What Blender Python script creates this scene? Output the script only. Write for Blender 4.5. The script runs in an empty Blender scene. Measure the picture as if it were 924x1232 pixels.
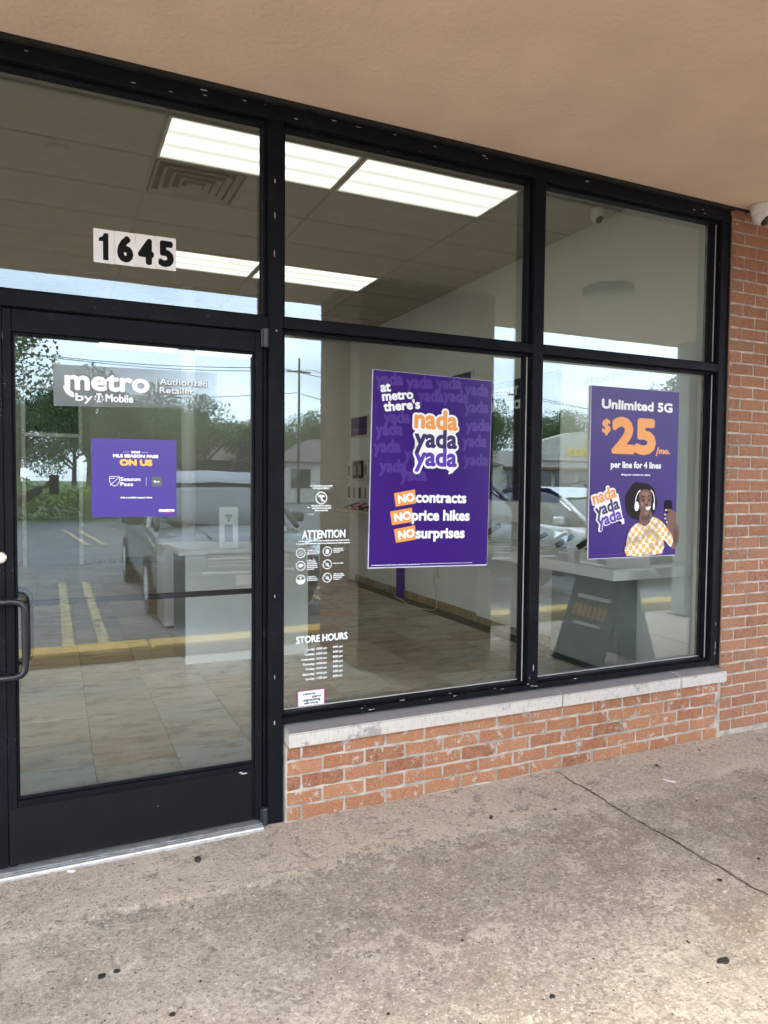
import bpy, bmesh, math, random
from mathutils import Vector, Matrix, noise
random.seed(7)
SC = bpy.context.scene
COL = SC.collection
rad = math.radians

# ------------------------------------------------------------------ camera
CAM = Vector((-0.9667, -2.9447, 1.4459))
yaw, pitch, roll = rad(24.708), rad(-2.4307), rad(0.4899)
fw = Vector((math.sin(yaw) * math.cos(pitch), math.cos(yaw) * math.cos(pitch), math.sin(pitch)))
rt = Vector((math.cos(yaw), -math.sin(yaw), 0))
up = rt.cross(fw)
r2 = rt * math.cos(roll) + up * math.sin(roll)
u2 = -rt * math.sin(roll) + up * math.cos(roll)
cd = bpy.data.cameras.new('camera')
cd.sensor_fit = 'VERTICAL'
cd.sensor_height = 24.0
cd.lens = 24.0 * 860.0 / 1232.0
cd.clip_start = 0.01
cd.clip_end = 1500
cam = bpy.data.objects.new('camera', cd)
M = Matrix((r2, u2, -fw)).transposed().to_4x4()
M.translation = CAM
cam.matrix_world = M
COL.objects.link(cam)
SC.camera = cam

# ------------------------------------------------------------------ world, sun, exposure
SUN_EL, SUN_AZ = rad(58), rad(205)      # azimuth clockwise from +Y: behind and a little left of the photographer
w = bpy.data.worlds.new('World')
SC.world = w
w.use_nodes = True
nt = w.node_tree
bg = nt.nodes['Background']
sky = nt.nodes.new('ShaderNodeTexSky')
sky.sky_type = 'NISHITA'
sky.sun_disc = False
sky.sun_elevation = SUN_EL
sky.sun_rotation = SUN_AZ
sky.air_density = 1.0
sky.dust_density = 1.5
tc = nt.nodes.new('ShaderNodeTexCoord')
mp = nt.nodes.new('ShaderNodeMapping')
mp.inputs['Scale'].default_value = (1.6, 1.6, 5.5)
nz = nt.nodes.new('ShaderNodeTexNoise')
nz.inputs['Scale'].default_value = 1.7
nz.inputs['Detail'].default_value = 7
nz.inputs['Roughness'].default_value = 0.55
cr = nt.nodes.new('ShaderNodeValToRGB')
cr.color_ramp.elements[0].position = 0.36
cr.color_ramp.elements[1].position = 0.62
cmix = nt.nodes.new('ShaderNodeMixRGB')
cmix.inputs[2].default_value = (12.0, 13.4, 15.6, 1)
fl = nt.nodes.new('ShaderNodeMath'); fl.operation = 'MULTIPLY_ADD'
fl.inputs[1].default_value = 0.45; fl.inputs[2].default_value = 0.5
L = nt.links.new
L(tc.outputs['Generated'], mp.inputs[0]); L(mp.outputs[0], nz.inputs['Vector'])
L(nz.outputs['Fac'], cr.inputs[0]); L(cr.outputs[0], fl.inputs[0]); L(fl.outputs[0], cmix.inputs[0])
L(sky.outputs[0], cmix.inputs[1]); L(cmix.outputs[0], bg.inputs['Color'])
bg.inputs['Strength'].default_value = 0.15

sd = bpy.data.lights.new('sun', 'SUN')
sd.energy = 1.5
sd.angle = rad(14)
sd.color = (1.0, 0.95, 0.88)
sun = bpy.data.objects.new('sun', sd)
sdir = Vector((math.sin(SUN_AZ) * math.cos(SUN_EL), math.cos(SUN_AZ) * math.cos(SUN_EL), math.sin(SUN_EL)))
sun.rotation_euler = sdir.to_track_quat('Z', 'Y').to_euler()
COL.objects.link(sun)

SC.view_settings.view_transform = 'Standard'
SC.view_settings.look = 'None'
SC.view_settings.gamma = 1
SC.view_settings.use_curve_mapping = False
SC.view_settings.exposure = 2.0
SC.cycles.use_denoising = True
SC.cycles.max_bounces = 10
SC.cycles.transparent_max_bounces = 24
SC.cycles.glossy_bounces = 5
SC.cycles.caustics_reflective = False
SC.cycles.caustics_refractive = False

# ------------------------------------------------------------------ material helpers
def new_mat(name):
    m = bpy.data.materials.new(name)
    m.use_nodes = True
    n = m.node_tree.nodes
    return m, n, m.node_tree.links.new, n['Principled BSDF']

def c4(c): return (c[0], c[1], c[2], 1)

def plain(name, col, rough=0.6, metal=0.0, noise_amt=0.15, scale=6, bump=0.0, bscale=60, bdist=0.004, spec=0.5, coat=0.0, random_amt=0.0):
    m, n, ln, b = new_mat(name)
    t = n.new('ShaderNodeTexCoord')
    z = n.new('ShaderNodeTexNoise'); z.inputs['Scale'].default_value = scale; z.inputs['Detail'].default_value = 6
    off = n.new('ShaderNodeMapping'); off.inputs['Location'].default_value = (0.371, 0.613, 0.537); off.inputs['Rotation'].default_value = (0.13, 0.21, 0.08)
    ln(t.outputs['Object'], off.inputs[0]); ln(off.outputs[0], z.inputs['Vector'])
    hs = n.new('ShaderNodeHueSaturation'); hs.inputs['Color'].default_value = c4(col)
    mr = n.new('ShaderNodeMapRange'); mr.inputs[1].default_value = 0.3; mr.inputs[2].default_value = 0.7
    mr.inputs[3].default_value = 1 - noise_amt; mr.inputs[4].default_value = 1 + noise_amt
    ln(z.outputs['Fac'], mr.inputs[0])
    if random_amt:
        oi = n.new('ShaderNodeObjectInfo')
        r = n.new('ShaderNodeMapRange'); r.inputs[3].default_value = 1 - random_amt; r.inputs[4].default_value = 1 + random_amt
        ln(oi.outputs['Random'], r.inputs[0])
        mu = n.new('ShaderNodeMath'); mu.operation = 'MULTIPLY'
        ln(mr.outputs[0], mu.inputs[0]); ln(r.outputs[0], mu.inputs[1]); ln(mu.outputs[0], hs.inputs['Value'])
    else:
        ln(mr.outputs[0], hs.inputs['Value'])
    ln(hs.outputs[0], b.inputs['Base Color'])
    b.inputs['Roughness'].default_value = rough
    b.inputs['Metallic'].default_value = metal
    b.inputs['Specular IOR Level'].default_value = spec
    b.inputs['Coat Weight'].default_value = coat
    if bump:
        z2 = n.new('ShaderNodeTexNoise'); z2.inputs['Scale'].default_value = bscale; z2.inputs['Detail'].default_value = 5
        ln(off.outputs[0], z2.inputs['Vector'])
        bp = n.new('ShaderNodeBump'); bp.inputs['Strength'].default_value = bump; bp.inputs['Distance'].default_value = bdist
        ln(z2.outputs['Fac'], bp.inputs['Height']); ln(bp.outputs[0], b.inputs['Normal'])
    return m

def ramp(n, stops):
    r = n.new('ShaderNodeValToRGB')
    e = r.color_ramp.elements
    while len(e) < len(stops): e.new(0.5)
    for i, (p, c) in enumerate(stops):
        e[i].position = p; e[i].color = c4(c) if len(c) == 3 else c
    return r

def ntex(n, ln, src, scale, detail=6, rough=0.6, vec_scale=None, seed=None):
    z = n.new('ShaderNodeTexNoise'); z.inputs['Scale'].default_value = scale
    z.inputs['Detail'].default_value = detail; z.inputs['Roughness'].default_value = rough
    seed = seed or 1.0
    mp = n.new('ShaderNodeMapping')
    if vec_scale: mp.inputs['Scale'].default_value = vec_scale
    mp.inputs['Location'].default_value = (seed + 0.371, seed * 1.7 + 0.613, seed * 0.3 + 0.537)   # off the noise lattice
    mp.inputs['Rotation'].default_value = (0.13, 0.21, 0.0) if not vec_scale else (0, 0, 0)
    ln(src, mp.inputs[0]); ln(mp.outputs[0], z.inputs['Vector'])
    return z

def mixc(n, ln, fac, a, b, mode='MIX'):
    m = n.new('ShaderNodeMixRGB'); m.blend_type = mode
    for i, v in ((0, fac), (1, a), (2, b)):
        if hasattr(v, 'links'): ln(v, m.inputs[i])
        elif isinstance(v, (int, float)): m.inputs[i].default_value = v
        else: m.inputs[i].default_value = c4(v)
    return m.outputs[0]

def thresh(n, ln, v, lo, hi):
    mr = n.new('ShaderNodeMapRange'); mr.inputs[1].default_value = lo; mr.inputs[2].default_value = hi
    ln(v, mr.inputs[0]); return mr.outputs[0]

# brick: colour per brick, sandy speckle, pale mortar smears
def brick_mat(name, stops, smear):
    m, n, ln, b = new_mat(name)
    oi = n.new('ShaderNodeObjectInfo'); g = n.new('ShaderNodeNewGeometry')
    base = ramp(n, stops); ln(oi.outputs['Random'], base.inputs[0])
    pos = g.outputs['Position']
    sp = ntex(n, ln, pos, 210, 4, 0.75)
    c1 = mixc(n, ln, thresh(n, ln, sp.outputs['Fac'], 0.53, 0.64), base.outputs[0], (0.60, 0.36, 0.2))
    c2 = mixc(n, ln, thresh(n, ln, sp.outputs['Fac'], 0.46, 0.37), c1, (0.16, 0.06, 0.035))
    bl = ntex(n, ln, pos, 26, 5, 0.7)
    c3 = mixc(n, ln, thresh(n, ln, bl.outputs['Fac'], 0.42, 0.7), c2, (0.42, 0.19, 0.10))
    sm = ntex(n, ln, pos, 17, 8, 0.72, seed=3.1)
    c4_ = mixc(n, ln, thresh(n, ln, sm.outputs['Fac'], 0.66 - smear * 0.10, 0.71 - smear * 0.08), c3, (0.50, 0.44, 0.37))
    ln(c4_, b.inputs['Base Color']); b.inputs['Roughness'].default_value = 0.9
    bp = n.new('ShaderNodeBump'); bp.inputs['Strength'].default_value = 1.0; bp.inputs['Distance'].default_value = 0.006
    ln(sp.outputs['Fac'], bp.inputs['Height'])
    bp2 = n.new('ShaderNodeBump'); bp2.inputs['Strength'].default_value = 0.6; bp2.inputs['Distance'].default_value = 0.006
    ln(bl.outputs['Fac'], bp2.inputs['Height']); ln(bp.outputs[0], bp2.inputs['Normal']); ln(bp2.outputs[0], b.inputs['Normal'])
    return m

MAT = {}
MAT['brick_low'] = brick_mat('orange_brick', [(0, (0.41, 0.17, 0.078)), (0.35, (0.49, 0.225, 0.105)), (0.7, (0.37, 0.13, 0.056)), (1, (0.26, 0.09, 0.045))], 0.95)
MAT['brick_pier'] = brick_mat('red_brick', [(0, (0.30, 0.125, 0.066)), (0.4, (0.37, 0.165, 0.088)), (0.75, (0.25, 0.095, 0.052)), (1, (0.25, 0.145, 0.09))], 0.35)
MAT['mortar'] = plain('mortar', (0.40, 0.355, 0.295), 0.95, noise_amt=0.35, scale=14, bump=1.0, bscale=90)
MAT['column_brick'] = plain('column_brick', (0.24, 0.135, 0.085), 0.9, noise_amt=0.3, scale=7)
MAT['stucco'] = plain('tan_stucco', (0.80, 0.62, 0.475), 0.95, noise_amt=0.07, scale=2.2, bump=0.9, bscale=42, bdist=0.005)

def scratched_metal():
    m, n, ln, b = new_mat('black_painted_aluminium')
    g = n.new('ShaderNodeNewGeometry')
    a = ntex(n, ln, g.outputs['Position'], 7, 3, 0.5)
    f = ntex(n, ln, g.outputs['Position'], 90, 6, 0.75, vec_scale=(1, 1, 1.6))
    mu = n.new('ShaderNodeMath'); mu.operation = 'MULTIPLY'
    ln(thresh(n, ln, a.outputs['Fac'], 0.55, 0.66), mu.inputs[0]); ln(thresh(n, ln, f.outputs['Fac'], 0.60, 0.68), mu.inputs[1])
    base = mixc(n, ln, a.outputs['Fac'], (0.004, 0.0045, 0.0065), (0.009, 0.0095, 0.0135))
    ln(mixc(n, ln, mu.outputs[0], base, (0.22, 0.22, 0.22)), b.inputs['Base Color'])
    b.inputs['Roughness'].default_value = 0.38; b.inputs['Specular IOR Level'].default_value = 0.09
    d = ntex(n, ln, g.outputs['Position'], 30, 4, 0.6)
    ln(thresh(n, ln, d.outputs['Fac'], -0.6, 1.6), b.inputs['Roughness'])
    return m
MAT['frame'] = scratched_metal()
MAT['kick'] = plain('black_kick_panel', (0.005, 0.005, 0.0065), 0.5, noise_amt=0.2, spec=0.2)
MAT['bare'] = plain('bare_metal_fleck', (0.36, 0.36, 0.35), 0.6, noise_amt=0.4, scale=90)
MAT['rubber'] = plain('black_rubber', (0.012, 0.012, 0.013), 0.8)
MAT['caulk'] = plain('black_caulk', (0.008, 0.007, 0.007), 0.8, bump=0.8, bscale=40)
MAT['aluminium'] = plain('mill_aluminium', (0.75, 0.75, 0.74), 0.35, metal=0.7, noise_amt=0.2, scale=25)
MAT['glint_strip'] = plain('pale_glint_strip', (0.38, 0.37, 0.34), 0.6)  # edge seal painted pale to stand in for glints along the glass
MAT['hardware'] = plain('dark_hardware', (0.03, 0.035, 0.045), 0.4, metal=0.3)
MAT['handle'] = plain('black_handle', (0.012, 0.012, 0.014), 0.3)
MAT['brass'] = plain('lock_brass', (0.75, 0.62, 0.5), 0.35, metal=0.8)

def sill_mat():
    m, n, ln, b = new_mat('limestone_sill')
    g = n.new('ShaderNodeNewGeometry'); p = g.outputs['Position']
    a = ntex(n, ln, p, 18, 6, 0.6); s = ntex(n, ln, p, 60, 4, 0.6, vec_scale=(2.5, 1, 0.5)); d = ntex(n, ln, p, 7, 8, 0.7)
    c = mixc(n, ln, a.outputs['Fac'], (0.50, 0.45, 0.39), (0.60, 0.545, 0.475))
    c = mixc(n, ln, thresh(n, ln, s.outputs['Fac'], 0.54, 0.70), c, (0.36, 0.33, 0.31))
    c = mixc(n, ln, thresh(n, ln, d.outputs['Fac'], 0.56, 0.63), c, (0.30, 0.27, 0.25))
    sx = n.new('ShaderNodeSeparateXYZ'); ln(g.outputs['Normal'], sx.inputs[0])
    c = mixc(n, ln, thresh(n, ln, sx.outputs['Z'], 0.6, 0.9), c, mixc(n, ln, a.outputs['Fac'], (0.20, 0.185, 0.175), (0.29, 0.27, 0.255)))
    ln(c, b.inputs['Base Color']); b.inputs['Roughness'].default_value = 0.85
    bp = n.new('ShaderNodeBump'); bp.inputs['Strength'].default_value = 0.4; bp.inputs['Distance'].default_value = 0.003
    ln(s.outputs['Fac'], bp.inputs['Height']); ln(bp.outputs[0], b.inputs['Normal'])
    return m
MAT['sill'] = sill_mat()

def pavement_mat():
    m, n, ln, b = new_mat('weathered_concrete')
    g = n.new('ShaderNodeNewGeometry'); p = g.outputs['Position']
    big = ntex(n, ln, p, 1.1, 5, 0.6); mid = ntex(n, ln, p, 6.5, 10, 0.74, seed=2.0); fine = ntex(n, ln, p, 140, 4, 0.7)
    sm = ntex(n, ln, p, 19, 8, 0.7, seed=7.0)
    c = mixc(n, ln, thresh(n, ln, big.outputs['Fac'], 0.38, 0.62), (0.385, 0.325, 0.26), (0.55, 0.465, 0.37))
    st = ntex(n, ln, p, 1.7, 6, 0.65, seed=5.0)
    sx = n.new('ShaderNodeSeparateXYZ'); ln(p, sx.inputs[0])
    mu = n.new('ShaderNodeMath'); mu.operation = 'MULTIPLY'
    ln(thresh(n, ln, st.outputs['Fac'], 0.40, 0.52), mu.inputs[0]); ln(thresh(n, ln, sx.outputs['X'], -0.8, 0.9), mu.inputs[1])
    c = mixc(n, ln, mu.outputs[0], c, (0.315, 0.22, 0.16))
    jag = ntex(n, ln, p, 7, 8, 0.7, seed=9.0)
    ad = n.new('ShaderNodeMath'); ad.operation = 'MULTIPLY_ADD'; ad.inputs[1].default_value = 0.34
    ln(jag.outputs['Fac'], ad.inputs[0]); ln(sx.outputs['Y'], ad.inputs[2])
    c = mixc(n, ln, thresh(n, ln, ad.outputs[0], -0.26, -0.225), c, mixc(n, ln, thresh(n, ln, big.outputs['Fac'], 0.4, 0.6), (0.70, 0.565, 0.43), (0.82, 0.70, 0.56)))
    ed = n.new('ShaderNodeMath'); ed.operation = 'MULTIPLY'
    ln(thresh(n, ln, ad.outputs[0], -0.31, -0.265), ed.inputs[0]); ln(thresh(n, ln, ad.outputs[0], -0.225, -0.26), ed.inputs[1])
    rub = ntex(n, ln, p, 38, 5, 0.75, seed=13.0)
    c = mixc(n, ln, ed.outputs[0], c, mixc(n, ln, thresh(n, ln, rub.outputs['Fac'], 0.44, 0.56), (0.17, 0.14, 0.115), (0.70, 0.62, 0.52)))
    # pale spalled patches with exposed sand
    c = mixc(n, ln, thresh(n, ln, mid.outputs['Fac'], 0.545, 0.59), c, (0.68, 0.585, 0.465))
    c = mixc(n, ln, thresh(n, ln, sm.outputs['Fac'], 0.58, 0.63), c, (0.66, 0.575, 0.47))
    # dark dirt in hollows
    c = mixc(n, ln, thresh(n, ln, mid.outputs['Fac'], 0.45, 0.39), c, (0.235, 0.19, 0.155))
    c = mixc(n, ln, thresh(n, ln, sm.outputs['Fac'], 0.41, 0.36), c, (0.14, 0.115, 0.095))
    gr = ntex(n, ln, p, 62, 5, 0.7, seed=11.0)
    c = mixc(n, ln, thresh(n, ln, gr.outputs['Fac'], 0.56, 0.63), c, (0.78, 0.69, 0.58))
    c = mixc(n, ln, thresh(n, ln, gr.outputs['Fac'], 0.43, 0.37), c, (0.17, 0.14, 0.12))
    # aggregate
    v = n.new('ShaderNodeTexVoronoi'); v.inputs['Scale'].default_value = 95; ln(p, v.inputs['Vector'])
    vs = n.new('ShaderNodeSeparateColor'); ln(v.outputs['Color'], vs.inputs[0])
    agg = ramp(n, [(0, (0.12, 0.10, 0.085)), (0.25, (0.36, 0.31, 0.265)), (0.7, (0.60, 0.53, 0.46)), (1, (0.83, 0.75, 0.65))]); ln(vs.outputs[0], agg.inputs[0])
    am = n.new('ShaderNodeMapRange'); am.inputs[1].default_value = 0.4; am.inputs[2].default_value = 0.6; am.inputs[3].default_value = 0.12; am.inputs[4].default_value = 0.5
    ln(ntex(n, ln, p, 2.3, 5, 0.6, seed=15.0).outputs['Fac'], am.inputs[0])
    c = mixc(n, ln, am.outputs[0], c, agg.outputs[0])
    c = mixc(n, ln, 0.28, c, mixc(n, ln, thresh(n, ln, fine.outputs['Fac'], 0.35, 0.65), (0.18, 0.155, 0.135), (0.80, 0.72, 0.63)))
    # small black pits
    v2 = n.new('ShaderNodeTexVoronoi'); v2.inputs['Scale'].default_value = 26; ln(p, v2.inputs['Vector'])
    c = mixc(n, ln, thresh(n, ln, v2.outputs['Distance'], 0.11, 0.07), c, (0.06, 0.052, 0.048))
    c = mixc(n, ln, 1.0, c, (1.0, 0.965, 0.905), 'MULTIPLY')
    ln(c, b.inputs['Base Color']); b.inputs['Roughness'].default_value = 0.93
    bp = n.new('ShaderNodeBump'); bp.inputs['Strength'].default_value = 0.8; bp.inputs['Distance'].default_value = 0.005
    ln(mid.outputs['Fac'], bp.inputs['Height']); bp.inputs['Distance'].default_value = 0.03
    bp2 = n.new('ShaderNodeBump'); bp2.inputs['Strength'].default_value = 1.0; bp2.inputs['Distance'].default_value = 0.006
    ln(vs.outputs[0], bp2.inputs['Height']); ln(bp.outputs[0], bp2.inputs['Normal'])
    bp3 = n.new('ShaderNodeBump'); bp3.inputs['Strength'].default_value = 0.9; bp3.inputs['Distance'].default_value = 0.008
    ln(fine.outputs['Fac'], bp3.inputs['Height']); ln(bp2.outputs[0], bp3.inputs['Normal']); ln(bp3.outputs[0], b.inputs['Normal'])
    return m
MAT['pavement'] = pavement_mat()
MAT['joint_dirt'] = plain('joint_dirt', (0.27, 0.225, 0.18), 0.95, noise_amt=0.4, scale=60)
MAT['asphalt'] = plain('asphalt', (0.12, 0.12, 0.122), 0.9, noise_amt=0.25, scale=1.5, bump=0.6, bscale=120)
MAT['grass'] = plain('grass', (0.07, 0.13, 0.03), 0.9, noise_amt=0.4, scale=0.8)
def worn_paint(name, paint, under, lo, hi):
    m, n, ln, b = new_mat(name)
    g = n.new('ShaderNodeNewGeometry'); z = ntex(n, ln, g.outputs['Position'], 13, 9, 0.75)
    ln(mixc(n, ln, thresh(n, ln, z.outputs['Fac'], lo, hi), under, paint), b.inputs['Base Color']); b.inputs['Roughness'].default_value = 0.85
    return m
MAT['yellow_line'] = worn_paint('worn_yellow_paint', (0.46, 0.36, 0.17), (0.14, 0.135, 0.12), 0.44, 0.54)
MAT['yellow_kerb'] = worn_paint('yellow_kerb_paint', (0.55, 0.33, 0.06), (0.30, 0.25, 0.17), 0.38, 0.46)
MAT['gum'] = plain('dark_gum', (0.02, 0.018, 0.017), 0.7, noise_amt=0.3)
MAT['litter'] = plain('pale_scrap', (0.62, 0.59, 0.54), 0.8)
MAT['leaf_bit'] = plain('dry_leaf', (0.035, 0.028, 0.02), 0.8)

# glass: clear sheet that reflects by Fresnel; both faces of each pane count
def glass_mat(name, tint, ior):
    m = bpy.data.materials.new(name); m.use_nodes = True
    n = m.node_tree.nodes; ln = m.node_tree.links.new
    n.remove(n['Principled BSDF'])
    out = n['Material Output']
    tr = n.new('ShaderNodeBsdfTransparent'); tr.inputs[0].default_value = c4(tint)
    gl = n.new('ShaderNodeBsdfGlossy'); gl.inputs['Roughness'].default_value = 0.0; gl.inputs[0].default_value = (0.84, 0.95, 1.0, 1)
    g = n.new('ShaderNodeNewGeometry')
    fr = n.new('ShaderNodeFresnel')       # same reflectance on both faces: undo the node's inversion on back faces
    iv = n.new('ShaderNodeMapRange'); iv.inputs[3].default_value = ior; iv.inputs[4].default_value = 1.0 / ior
    ln(g.outputs['Backfacing'], iv.inputs[0]); ln(iv.outputs[0], fr.inputs['IOR'])
    z = n.new('ShaderNodeTexNoise'); z.inputs['Scale'].default_value = 1.3; z.inputs['Detail'].default_value = 1.5
    ln(g.outputs['Position'], z.inputs['Vector'])
    bp = n.new('ShaderNodeBump'); bp.inputs['Strength'].default_value = 0.03; bp.inputs['Distance'].default_value = 0.02
    ln(z.outputs['Fac'], bp.inputs['Height']); ln(bp.outputs[0], gl.inputs['Normal'])
    mx = n.new('ShaderNodeMixShader')
    ln(fr.outputs[0], mx.inputs[0]); ln(tr.outputs[0], mx.inputs[1]); ln(gl.outputs[0], mx.inputs[2])
    ln(mx.outputs[0], out.inputs['Surface'])
    return m
MAT['glass'] = glass_mat('window_glass', (0.93, 0.95, 0.92), 1.74)
MAT['glass_door'] = glass_mat('door_glass', (0.93, 0.95, 0.94), 1.80)
MAT['car_glass'] = plain('car_glass', (0.015, 0.02, 0.022), 0.04, spec=1.0)

def emit_mat(name, col, strength):
    m, n, ln, b = new_mat(name)
    g = n.new('ShaderNodeTexCoord')
    s = n.new('ShaderNodeSeparateXYZ'); ln(g.outputs['Generated'], s.inputs[0])
    # three tubes behind the lens, running along the fitting
    mu = n.new('ShaderNodeMath'); mu.operation = 'MULTIPLY'; mu.inputs[1].default_value = 3 * 2 * math.pi
    sn = n.new('ShaderNodeMath'); sn.operation = 'COSINE'
    ln(s.outputs['Y'], mu.inputs[0]); ln(mu.outputs[0], sn.inputs[0])
    mr = n.new('ShaderNodeMapRange'); mr.inputs[1].default_value = -1; mr.inputs[2].default_value = 1
    mr.inputs[3].default_value = strength * 1.15; mr.inputs[4].default_value = strength * 0.50
    ln(sn.outputs[0], mr.inputs[0]); ln(mr.outputs[0], b.inputs['Emission Strength'])
    b.inputs['Emission Color'].default_value = c4(col); b.inputs['Base Color'].default_value = (0.8, 0.8, 0.8, 1)
    return m
MAT['tube_light'] = emit_mat('troffer_lens', (0.97, 1.0, 0.92), 0.47)
MAT['soffit_lens'] = plain('opal_lens', (0.72, 0.75, 0.66), 0.35)
MAT['ceiling_tile'] = plain('mineral_ceiling_tile', (0.44, 0.415, 0.375), 0.95, noise_amt=0.06, scale=9, bump=0.5, bscale=200, random_amt=0.03)
MAT['grid'] = plain('ceiling_grid_metal', (0.33, 0.29, 0.25), 0.5)
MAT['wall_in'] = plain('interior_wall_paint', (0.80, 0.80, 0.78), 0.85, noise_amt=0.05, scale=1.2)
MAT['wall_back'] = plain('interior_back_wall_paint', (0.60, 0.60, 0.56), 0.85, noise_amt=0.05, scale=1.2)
MAT['white'] = plain('white_laminate', (0.88, 0.89, 0.88), 0.35, noise_amt=0.03)
MAT['grey_panel'] = plain('grey_laminate', (0.30, 0.32, 0.31), 0.5, noise_amt=0.05)
MAT['white_plastic'] = plain('white_plastic', (0.74, 0.72, 0.68), 0.4, noise_amt=0.04)
MAT['black_plastic'] = plain('black_plastic', (0.012, 0.012, 0.014), 0.25)
MAT['lens_black'] = plain('camera_lens_black', (0.004, 0.004, 0.006), 0.05)
MAT['cord'] = plain('cream_cord', (0.6, 0.55, 0.45), 0.6)

def slate_mat():
    m, n, ln, b = new_mat('slate_look_tile')
    oi = n.new('ShaderNodeObjectInfo'); t = n.new('ShaderNodeTexCoord'); g = n.new('ShaderNodeNewGeometry')
    base = ramp(n, [(0, (0.44, 0.38, 0.29)), (0.2, (0.40, 0.27, 0.16)), (0.38, (0.50, 0.44, 0.34)), (0.52, (0.29, 0.27, 0.23)), (0.68, (0.55, 0.48, 0.38)), (0.82, (0.35, 0.24, 0.15)), (0.92, (0.31, 0.35, 0.34)), (1, (0.56, 0.49, 0.38))])
    ln(oi.outputs['Random'], base.inputs[0])
    off = n.new('ShaderNodeVectorMath'); off.operation = 'ADD'
    cmb = n.new('ShaderNodeCombineXYZ'); m9 = n.new('ShaderNodeMath'); m9.operation = 'MULTIPLY'; m9.inputs[1].default_value = 37
    ln(oi.outputs['Random'], m9.inputs[0]); ln(m9.outputs[0], cmb.inputs[2])
    ln(g.outputs['Position'], off.inputs[0]); ln(cmb.outputs[0], off.inputs[1])
    v = ntex(n, ln, off.outputs[0], 2.6, 8, 0.68, vec_scale=(1.5, 3.3, 1)); v2 = ntex(n, ln, off.outputs[0], 5, 7, 0.65, vec_scale=(1, 3.2, 1), seed=4)
    c = mixc(n, ln, thresh(n, ln, v.outputs['Fac'], 0.50, 0.62), base.outputs[0], (0.50, 0.45, 0.38))
    c = mixc(n, ln, thresh(n, ln, v.outputs['Fac'], 0.47, 0.38), c, (0.12, 0.085, 0.06))
    c = mixc(n, ln, 0.45, c, base.outputs[0])
    c = mixc(n, ln, thresh(n, ln, v2.outputs['Fac'], 0.55, 0.70), c, (0.26, 0.155, 0.09))
    ln(c, b.inputs['Base Color']); b.inputs['Roughness'].default_value = 0.32
    bp = n.new('ShaderNodeBump'); bp.inputs['Strength'].default_value = 0.35; bp.inputs['Distance'].default_value = 0.003
    ln(v.outputs['Fac'], bp.inputs['Height']); ln(bp.outputs[0], b.inputs['Normal'])
    return m
MAT['slate'] = slate_mat()
MAT['grout'] = plain('dark_grout', (0.12, 0.105, 0.09), 0.9)
MAT['purple'] = plain('purple_print', (0.042, 0.010, 0.165), 0.3, noise_amt=0.04, scale=3, spec=0.3)
MAT['purple_door'] = plain('violet_print', (0.062, 0.030, 0.27), 0.3, noise_amt=0.03, scale=3)
MAT['purple_pale'] = plain('faint_purple_print', (0.072, 0.026, 0.235), 0.35, noise_amt=0.1, scale=8)
MAT['navy'] = plain('navy_print', (0.03, 0.012, 0.10), 0.4)
MAT['violet'] = plain('violet_lettering', (0.10, 0.03, 0.38), 0.4)
MAT['orange'] = plain('orange_print', (0.85, 0.33, 0.06), 0.4, noise_amt=0.02)
MAT['gold'] = plain('gold_print', (0.90, 0.52, 0.08), 0.4, noise_amt=0.02)
MAT['magenta'] = plain('magenta_print', (0.55, 0.03, 0.30), 0.4)
MAT['print_white'] = plain('white_print', (0.86, 0.86, 0.86), 0.45, noise_amt=0.01)
MAT['vinyl_white'] = plain('white_vinyl', (0.78, 0.80, 0.78), 0.5, noise_amt=0.02)
MAT['print_black'] = plain('black_print', (0.005, 0.005, 0.006), 0.6, spec=0.15)
MAT['plate_white'] = plain('number_plate_vinyl', (0.82, 0.78, 0.77), 0.45, noise_amt=0.03)
MAT['paper_edge'] = plain('poster_edge', (0.55, 0.52, 0.62), 0.6)
def frosted_mat():
    m, n, ln, b = new_mat('frosted_banner_film')
    g = n.new('ShaderNodeNewGeometry'); sx = n.new('ShaderNodeSeparateXYZ'); ln(g.outputs['Position'], sx.inputs[0])
    z = ntex(n, ln, g.outputs['Position'], 3, 3, 0.5)
    ad = n.new('ShaderNodeMath'); ad.operation = 'MULTIPLY_ADD'; ad.inputs[1].default_value = 0.35; ln(z.outputs['Fac'], ad.inputs[0]); ln(sx.outputs['X'], ad.inputs[2])
    mr = n.new('ShaderNodeMapRange'); mr.inputs[1].default_value = -0.75; mr.inputs[2].default_value = -0.15; mr.inputs[3].default_value = 0.68; mr.inputs[4].default_value = 0.12
    ln(ad.outputs[0], mr.inputs[0]); ln(mr.outputs[0], b.inputs['Alpha'])
    b.inputs['Base Color'].default_value = (0.20, 0.225, 0.22, 1); b.inputs['Roughness'].default_value = 0.35
    return m
MAT['frosted'] = frosted_mat()
MAT['grey_print'] = plain('grey_lettering', (0.10, 0.115, 0.12), 0.5)
MAT['skin'] = plain('brown_skin', (0.16, 0.065, 0.038), 0.5, noise_amt=0.15, scale=25)
MAT['hair'] = plain('black_hair', (0.016, 0.012, 0.012), 0.9, noise_amt=0.3, scale=60)
MAT['sign_grey'] = plain('chalk_grey_sign_face', (0.05, 0.055, 0.055), 0.6)

# ------------------------------------------------------------------ geometry helpers
def link(o, parent=None):
    COL.objects.link(o)
    if parent is not None: o.parent = parent
    return o

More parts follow.
